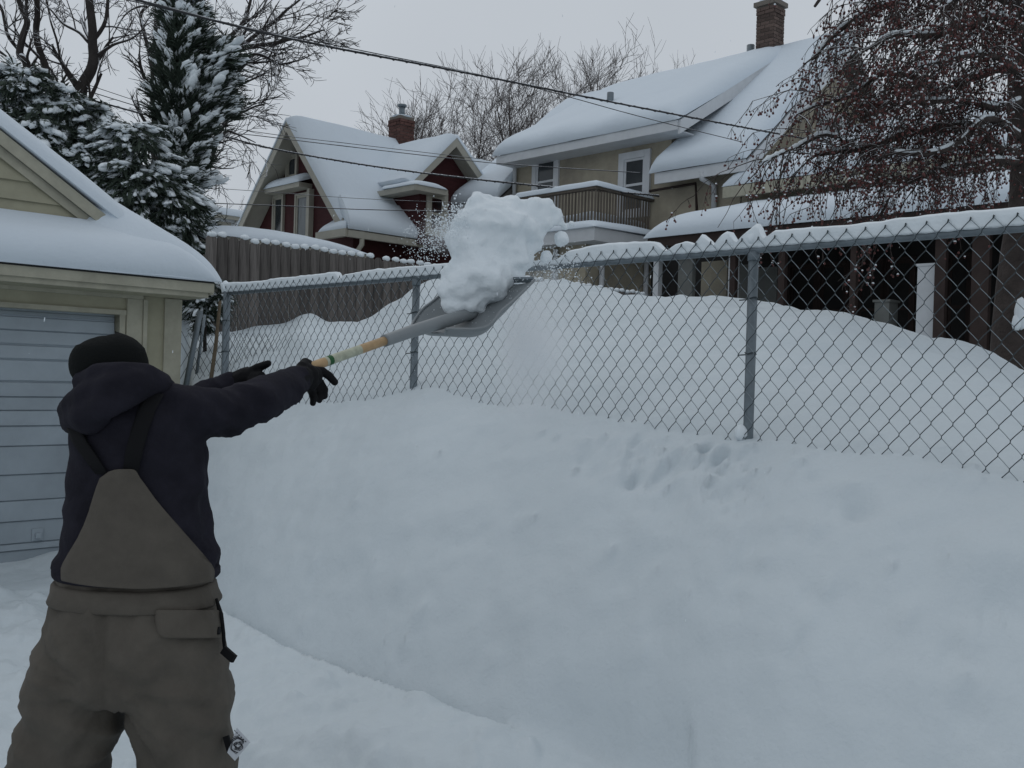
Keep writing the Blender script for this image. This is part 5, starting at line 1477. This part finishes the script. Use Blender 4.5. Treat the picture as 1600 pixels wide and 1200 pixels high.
    remesh(h, .011, 4, hfold).build('sweatshirt', 'hoodie', g, True)
    hm = MB(); hm.loft([ring(torso, y, gr) for y, gr in ((884, -.01), (884.5, .004), (888, .008), (895, .008), (899, .003), (899.5, -.01))]); hm.build('hem', 'hoodie', g, True)
    # hood lying in folds on the shoulders
    hd = MB()
    hd.tube([P(126, 604, 2.80), P(130, 594, 2.72), P(152, 586, 2.67), P(190, 583, 2.66), P(228, 586, 2.69), P(256, 598, 2.76)], [.02, .028, .032, .034, .034, .03], 10)
    hd.tube([P(116, 640, 2.80), P(118, 634, 2.71), P(136, 620, 2.65), P(172, 606, 2.63), P(212, 599, 2.65), P(248, 602, 2.73), P(262, 606, 2.80)], [.044, .038, .038, .040, .039, .036, .028], 12)
    hd.tube([P(117, 660, 2.79), P(119, 655, 2.70), P(134, 648, 2.64), P(160, 636, 2.62), P(196, 622, 2.63), P(232, 610, 2.69)], [.040, .036, .038, .040, .034, .02], 12)
    hd.tube([P(120, 668, 2.74), P(145, 660, 2.645), P(170, 650, 2.65)], [.028, .034, .02], 10)
    remesh(hd, .010, 2, lambda q, n_: .006 * noise.noise(q * 13)).build('hood', 'hoodie', g, True)
    # knit hat
    ht = MB(); tl = Matrix.Rotation(math.radians(8), 3, 'Y')
    c = P(171, 570, 2.80); rings = []
    for k in range(15):
        t = k / 14; ph = math.radians(-36 + 126 * t)
        rr = math.cos(ph) if ph > 0 else 1 - .10 * (ph / -.49) ** 2
        rings.append([c + tl @ V((math.cos(a) * .104 * rr, math.sin(a) * .118 * rr, math.sin(ph) * .088 + (.008 * math.cos(a * 1) if ph > .6 else 0) + .004 * noise.noise(V((math.cos(a) * 2, math.sin(a) * 2, t * 5))))) for a in [2 * math.pi * i / 40 for i in range(40)]])
    ht.loft(rings)
    hat = ht.build('knit_hat', 'hat', g, True)
    # bib back panel and straps
    patch(torso, [(733, 186, 204), (734, 178, 209), (737, 170, 212), (747, 157, 217), (760, 152, 226), (780, 146, 240), (800, 140, 256), (820, 132, 273), (842, 122, 292, 1), (865, 109, 313, 4), (880, 101, 325, 8), (888, 98, 329, 12), (893, 98, 330, 12), (899, 98, 330, 13), (905, 98, 329, 13), (908, 99, 328, 12)], .017, 'bib_panel', 'pants', 24, .03, None, .003, .006)
    def strap(path, wpx):
        rows = [(y, x - wpx / 2 * k, x + wpx / 2 * k) for x, y, k in path]
        patch(torso, rows, .016, 'strap', 'strap', 6, .022)
    strap([(117, 668, .9), (126, 690, 1), (140, 711, 1), (160, 741, .9)], 22)
    strap([(240, 615, 1), (228, 640, 1), (218, 670, 1), (210, 700, 1), (203, 738, .9)], 26)
    # hip pocket flap, zip pulls
    fl = patch(hips, [(953, 243, 333), (955, 240, 335), (968, 240, 336), (986, 243, 338), (994, 247, 339), (997, 254, 339)], .024, 'pocket_flap', 'pants', 14, .03, None, .003, .003)
    patch(hips, [(979, 332, 335), (985, 331, 336), (991, 331, 334)], .031, 'flap_tab', 'strap', 3, .01)
    z = MB(); z.bar(P(349, 1015, 2.74), P(366, 1030, 2.72), .012, .022, side=V((0, 1, 0))); z.build('zip_pull', 'strap', g)
    z = MB(); z.tube([P(338, 935, 2.78), P(345, 960, 2.77), P(349, 990, 2.77), P(351, 1018, 2.76)], [.004, .007, .006, .004], 6); z.build('side_zip', 'strap', g, True)
    z = MB(); z.bar(P(353, 1150, 2.73), P(360, 1175, 2.72), .010, .016, side=V((0, 1, 0))); z.build('zip_pull', 'strap', g)
    # boots
    for fx in (78, 302):
        q = P(fx, 1500, 2.80); bt = MB()
        bt.tube([V((q.x, 2.80, .30)), V((q.x, 2.80, .10))], [.075, .07], 12)
        bt.tube([V((q.x, 2.76, .055)), V((q.x, 2.88, .05)), V((q.x, 3.0, .045))], [.055, .058, .045], 12)
        remesh(bt, .012, 3).build('boot', 'boot', g, True)
    # gloves: palm and five separate fingers
    def glove(palm, fingers):
        m = MB()
        for (x, y, Y, r) in palm: m.ball(P(x, y, Y), r, r * .8, r, True)
        for pts, r0, r1 in fingers:
            q = [P(*t) for t in pts]; n = len(q)
            m.tube(q, [r0 + (r1 - r0) * i / (n - 1) for i in range(n)], 10)
            m.ball(q[-1], r1, r1, r1, True)
            for k in range(1, n - 1): m.ball(q[k], r0 + (r1 - r0) * k / (n - 1) + .0008, fine=True)
        remesh(m, .0042, 2).build('glove', 'glove', g, True)
    glove([(468, 590, 3.215, .043), (478, 588, 3.25, .045), (487, 588, 3.28, .038), (483, 596, 3.26, .034)],
          [([(455, 600, 3.16), (470, 590, 3.22)], .045, .042),
           ([(470, 586, 3.22), (472, 573, 3.23), (477, 567, 3.27), (483, 569, 3.32)], .020, .016),          # thumb over the handle
           ([(486, 579, 3.28), (503, 580, 3.31), (514, 587, 3.32), (523, 597, 3.325)], .0170, .0130),       # forefinger held out
           ([(488, 588, 3.29), (500, 598, 3.32), (507, 609, 3.325), (507, 619, 3.31)], .0165, .0120),
           ([(484, 595, 3.28), (494, 606, 3.31), (500, 616, 3.31), (499, 625, 3.295)], .0160, .0115),
           ([(481, 602, 3.26), (488, 612, 3.28), (490, 622, 3.28), (489, 630, 3.27)], .0160, .0110)])
    glove([(386, 591, 3.13, .038), (395, 590, 3.12, .036)],
          [([(366, 602, 3.15), (384, 592, 3.13)], .042, .038),
           ([(390, 582, 3.12), (402, 575, 3.10), (412, 571, 3.09), (419, 568, 3.08)], .016, .0115),
           ([(396, 588, 3.10), (408, 588, 3.08), (410, 598, 3.07), (404, 606, 3.09)], .0165, .013),
           ([(393, 594, 3.10), (404, 597, 3.07), (406, 606, 3.07), (400, 612, 3.09)], .0165, .013),
           ([(389, 600, 3.11), (399, 604, 3.08), (400, 612, 3.08), (395, 617, 3.10)], .015, .012),
           ([(380, 588, 3.14), (386, 584, 3.17), (396, 588, 3.18), (402, 594, 3.17)], .017, .013)])
build_person()

# ------------------------------------------------------------------ the shovel and its load
def build_shovel():
    A, B = P(380, 611, 3.065), P(487, 573, 3.30)
    D = (B - A).normalized()
    def along(px):
        return on_line(A, D, px)
    j = along(604); S = along(640); R = along(722)
    g = thing('snow_shovel', 'grey plastic snow shovel with a wooden shaft swung up over the bank', 'shovel', tuple(A))
    h = MB(); h.tube([A, j], .0165, 12); h.build('shaft', 'ash', g, True)
    e = MB(); e.ball(A, .022, fine=True); e.build('grip', 'strap', g, True)
    st = MB(); a, b = along(507), along(562); st.tube([a, b], .0169, 14, cap=False); sk = st.build('sticker', 'sticker', g, True)
    mk = MB(); m0 = along(511); mk.tube([m0, m0 + D * .02], .0172, 14, cap=False); 
    mk.v = [v for v in mk.v]; mk.build('sticker_band', 'green_mark', sk, True)
    # the scoop
    Lx = V((.50, .55, .67)).normalized(); W = V((.68, -.72, -.14)); W = (W - Lx * W.dot(Lx)).normalized(); N = W.cross(Lx).normalized()
    if N.y > 0: N = -N
    O = P(688, 526, 3.80) - N * .035
    Ls, Hw = .38, .21
    def surf(s, w):                   # s 0..1 from the back edge to the blade tip, w -1..1 across
        wid = Hw * (1 - (1 - min(1, (s + .002) / .34)) ** 3) ** (1 / 3)
        edge = max(0, (abs(w) - .5) / .5)
        up = .085 * edge ** 1.7 * (.3 + .7 * min(1, s / .4)) * (1 - .75 * s ** 1.4) + .05 * max(0, 1 - s / .24) ** 2
        sag = .02 * math.sin(math.pi * s)
        back = 0
        return O + Lx * (Ls * s + back) + W * (w * wid) + N * (up - sag)
    R = surf(.5, 0) + N * .018; so = MB(); so.tube([j + D * -.012, j, S, S.lerp(R, .5), R, surf(.75, 0)], [.0225, .0225, .024, .027, .024, .01], 14); so.build('socket', 'poly', g, True)
    nu, nv = 30, 26; top = []; bot = []
    m = MB()
    for jv in range(nv + 1):
        for i in range(nu + 1):
            q = surf(jv / nv, -1 + 2 * i / nu); top.append(q); bot.append(q - N * .007)
    m.v = top + bot; w_ = nu + 1; n = len(top)
    for jv in range(nv):
        for i in range(nu):
            a = jv * w_ + i; m.f += [(a, a + 1, a + 1 + w_, a + w_), (a + n, a + w_ + n, a + 1 + w_ + n, a + 1 + n)]
    bd = [i for i in range(nu)] + [nu + k * w_ for k in range(nv)] + [nv * w_ + nu - k for k in range(nu)] + [(nv - k) * w_ for k in range(nv)]
    for k in range(len(bd)):
        a, b = bd[k], bd[(k + 1) % len(bd)]; m.f.append((a, a + n, b + n, b))
    m.m = [0] * len(m.f)
    sc = m.build('scoop', 'poly', g, True)
    rim = MB(); rim.tube([surf(t, -1) + N * 0 for t in [k / 14 for k in range(14, -1, -1)]] + [surf(0, -1 + 2 * k / 24) for k in range(1, 24)] + [surf(t, 1) for t in [k / 14 for k in range(15)]], .0055, 8); rim.build('rim', 'poly', sc, True)
    ed = MB(); ed.bar(surf(1, -.96) + Lx * .004, surf(1, .96) + Lx * .004, .012, .02, side=Lx); ed.build('wear_strip', 'galv', sc)
    return O, Lx, W, N
build_shovel()

def build_snow_load():
    random.seed(81)
    Y0 = 3.98
    m = MB()
    for px, py, r, dy in ((752, 436, 46, -.02), (745, 402, 46, 0), (772, 356, 48, .02), (730, 446, 36, -.04), (788, 395, 40, .05), (808, 360, 38, .08), (840, 345, 28, .1), (764, 330, 30, .04), (800, 328, 26, .06), (828, 326, 22, .08), (716, 452, 26, -.05), (712, 474, 18, -.06), (738, 474, 22, -.05), (762, 456, 24, 0), (782, 424, 28, .04), (864, 343, 20, .12), (852, 328, 16, .1), (752, 320, 22, .03), (735, 352, 24, .02), (724, 384, 26, 0), (708, 425, 20, -.04), (836, 376, 20, .1), (812, 402, 20, .08), (702, 446, 14, -.05), (880, 352, 10, .14), (752, 480, 14, -.04)):
        R = r / FOC * Y0 * 1.04
        m.ball(P(px, py, Y0 + dy), R, R * .9, R, True, 0, .10)
    def d(q, n_):
        v = .030 * noise.fractal(q * 6, 1, 2, 3) + .011 * (1 - abs(noise.noise(q * 15)) * 2) + .006 * noise.fractal(q * 40, 1, 2, 3)
        return v - .006
    o = remesh(m, .011, 2, d).build('snow_load', 'clump', None, True, P(760, 420, Y0))
    tag(o, 'big ragged lump of snow sliding off the shovel in mid air', 'snow')
    for (px, py, r, Y), lab in zip(((877, 373, 12, 4.1), (728, 331, 6.5, 4.0), (853, 402, 10, 4.1), (893, 350, 5, 4.15)),
                                   ('round snow chunk flying just right of the big lump', 'small snow crumb off the upper left of the big lump', 'loose snow chunk below the right side of the big lump, over the rail', 'tiny snow crumb at the far right tip of the big lump')):
        m = MB(); R = r / FOC * Y; m.ball(P(px, py, Y), R, R, R * 1.05, True)
        o = remesh(m, R / 7, 1, lambda q, n_: R * .16 * noise.fractal(q * (2.2 / R) * .5, 1, 2, 3)).build('snow_chunk', 'clump', None, True, P(px, py, Y))
        tag(o, lab, 'snow', 'flying snow chunks')
    pw = MB()
    def grain(px, py, Y, r): pw.ball(P(px, py, Y), r * random.uniform(.7, 1.3), r, r * random.uniform(.7, 1.3))
    for i in range(1500):             # spray left of the lump
        t = random.random() ** 1.3
        px = 722 - 75 * t + random.gauss(0, 9 + 8 * t); py = 345 + 55 * t * random.uniform(.2, 1.3) + random.gauss(0, 16)
        grain(px, py, Y0 + random.uniform(-.15, .15), random.uniform(.0012, .0034) * (1.25 - .6 * t))
    for i in range(500):
        grain(random.gauss(868, 22), random.gauss(412, 16), Y0 + random.uniform(-.1, .25), random.uniform(.001, .003))
    for i in range(2600):             # powder sifting down
        t = random.random(); grain(835 + random.gauss(0, 38) - 20 * t, 430 + 215 * t, Y0 + random.uniform(-.2, .3), random.uniform(.0008, .0019))
    for i in range(500):
        t = random.random(); grain(random.gauss(720, 70), 480 + 170 * t, Y0 + random.uniform(-.2, .3), random.uniform(.0007, .0017))
    pw.build('snow_powder', 'clump', None, kind='stuff', origin=P(760, 420, Y0))
    for i in range(1100):             # crumbs torn from the edge
        t = random.uniform(0, 2 * math.pi)
        px = 778 + math.cos(t) * random.gauss(86, 12); py = 392 + math.sin(t) * random.gauss(84, 12)
        if py > 450 and px > 745: continue
        grain(px, py, Y0 + random.uniform(-.12, .12), random.choice((.0012, .0015, .002, .002, .003, .004, .006, .009)))
    fl = MB()
    for i in range(90):
        Y = random.uniform(1.6, 6.5)
        q = P(random.uniform(0, 1600), random.uniform(0, 1200), Y)
        rot = Matrix.Rotation(random.uniform(-.3, .3), 3, 'Y')
        fl.ball(q, .0009, .0009, random.uniform(.0025, .005), False, 0, .2, rot)
    fl.build('falling_snowflakes', 'clump', None, kind='stuff', origin=(0, 4, 2))
build_snow_load()
def powder_cloud(name, pts, label, dens):
    m = MB()
    for px, py, Y, r in pts:
        m.ball(P(px, py, Y), r / FOC * Y, r / FOC * Y * 1.1, r / FOC * Y, True)
    o = remesh(m, .03, 4).build(name, 'snow', None, True, P(pts[0][0], pts[0][1], pts[0][2]), kind='stuff')
    vm = bpy.data.materials.new('drifting_powder'); vm.use_nodes = True
    n = vm.node_tree.nodes; l = vm.node_tree.links; n.clear()
    out = n.new('ShaderNodeOutputMaterial'); pv = n.new('ShaderNodeVolumePrincipled')
    pv.inputs['Color'].default_value = (.96, .97, .98, 1); pv.inputs['Anisotropy'].default_value = .2
    tc = n.new('ShaderNodeTexCoord'); nz = n.new('ShaderNodeTexNoise'); nz.inputs['Scale'].default_value = 6; nz.inputs['Detail'].default_value = 4
    l.new(tc.outputs['Object'], nz.inputs['Vector'])
    mp = n.new('ShaderNodeMapping'); mp.inputs['Location'].default_value = (-1, -1, -1); mp.inputs['Scale'].default_value = (2, 2, 2)
    l.new(tc.outputs['Generated'], mp.inputs[0])
    gr = n.new('ShaderNodeTexGradient'); gr.gradient_type = 'QUADRATIC_SPHERE'; l.new(mp.outputs[0], gr.inputs[0])
    mr = n.new('ShaderNodeMapRange'); mr.inputs[1].default_value = .35; mr.inputs[2].default_value = .7; l.new(nz.outputs[0], mr.inputs[0])
    mu = n.new('ShaderNodeMath'); mu.operation = 'MULTIPLY'; l.new(gr.outputs[1], mu.inputs[0]); l.new(mr.outputs[0], mu.inputs[1])
    m2 = n.new('ShaderNodeMath'); m2.operation = 'MULTIPLY'; m2.inputs[1].default_value = dens; l.new(mu.outputs[0], m2.inputs[0])
    l.new(m2.outputs[0], pv.inputs['Density']); l.new(pv.outputs[0], out.inputs['Volume'])
    o.data.materials.clear(); o.data.materials.append(vm)
    o['label'] = label; o['category'] = 'powder snow'
powder_cloud('powder_cloud', [(850, 440, 4.15, 55), (845, 500, 4.15, 75), (835, 560, 4.1, 90), (825, 610, 4.05, 85), (810, 650, 4.0, 60)], 'veil of powder snow sifting down in front of the fence mesh below the lump', 36)
powder_cloud('powder_cloud', [(720, 350, 4.0, 40), (692, 362, 4.0, 42), (668, 375, 4.0, 34)], 'puff of powder snow blowing off the left side of the lump', 12)

def lift_ticket():
    Y = 2.70
    c = P(373, 1162, Y)
    u = (P(380, 1143, Y) - P(352, 1176, Y)).normalized(); ax = (P(391, 1159, Y) - P(370, 1136, Y)).normalized()
    cor = [P(370, 1137, Y), P(391, 1160, Y), P(367, 1189, Y), P(355, 1176, Y)]
    m = MB(); m.prism(cor, V((0, .0012, 0))); 
    o = m.build('lift_ticket', 'tag_clear', None, origin=c); tag(o, 'small clear plastic ticket with black print hanging by the right trouser leg', 'ticket')
    for k in range(7):
        p = MB(); r = .004 + k * .0034; cc = P(371, 1164, Y - .0012)
        pts = [cc + V((math.cos(t) * r * .8 + .002 * math.sin(5 * t + k), 0, math.sin(t) * r)) for t in [(k * 1.3) + i * .25 for i in range(14 + (k % 3) * 3)]]
        p.tube(pts, .0007 + .0004 * (k % 3), 4); p.build('print_line', 'tag_ink', o)
    p = MB()
    for k in range(6):
        a = P(366, 1141, Y - .001).lerp(P(386, 1161, Y - .001), k / 6); b = P(366, 1141, Y - .001).lerp(P(386, 1161, Y - .001), (k + .55) / 6); p.bar(a, b, .0008, .002, side=V((0, 1, 0)))
    p.build('print_edge', 'tag_ink', o, kind='stuff')
    p = MB(); p.tube([P(359, 1168, Y + .01), P(362, 1172, Y)], .0018, 6); p.build('wire_loop', 'galv', o)
lift_ticket()
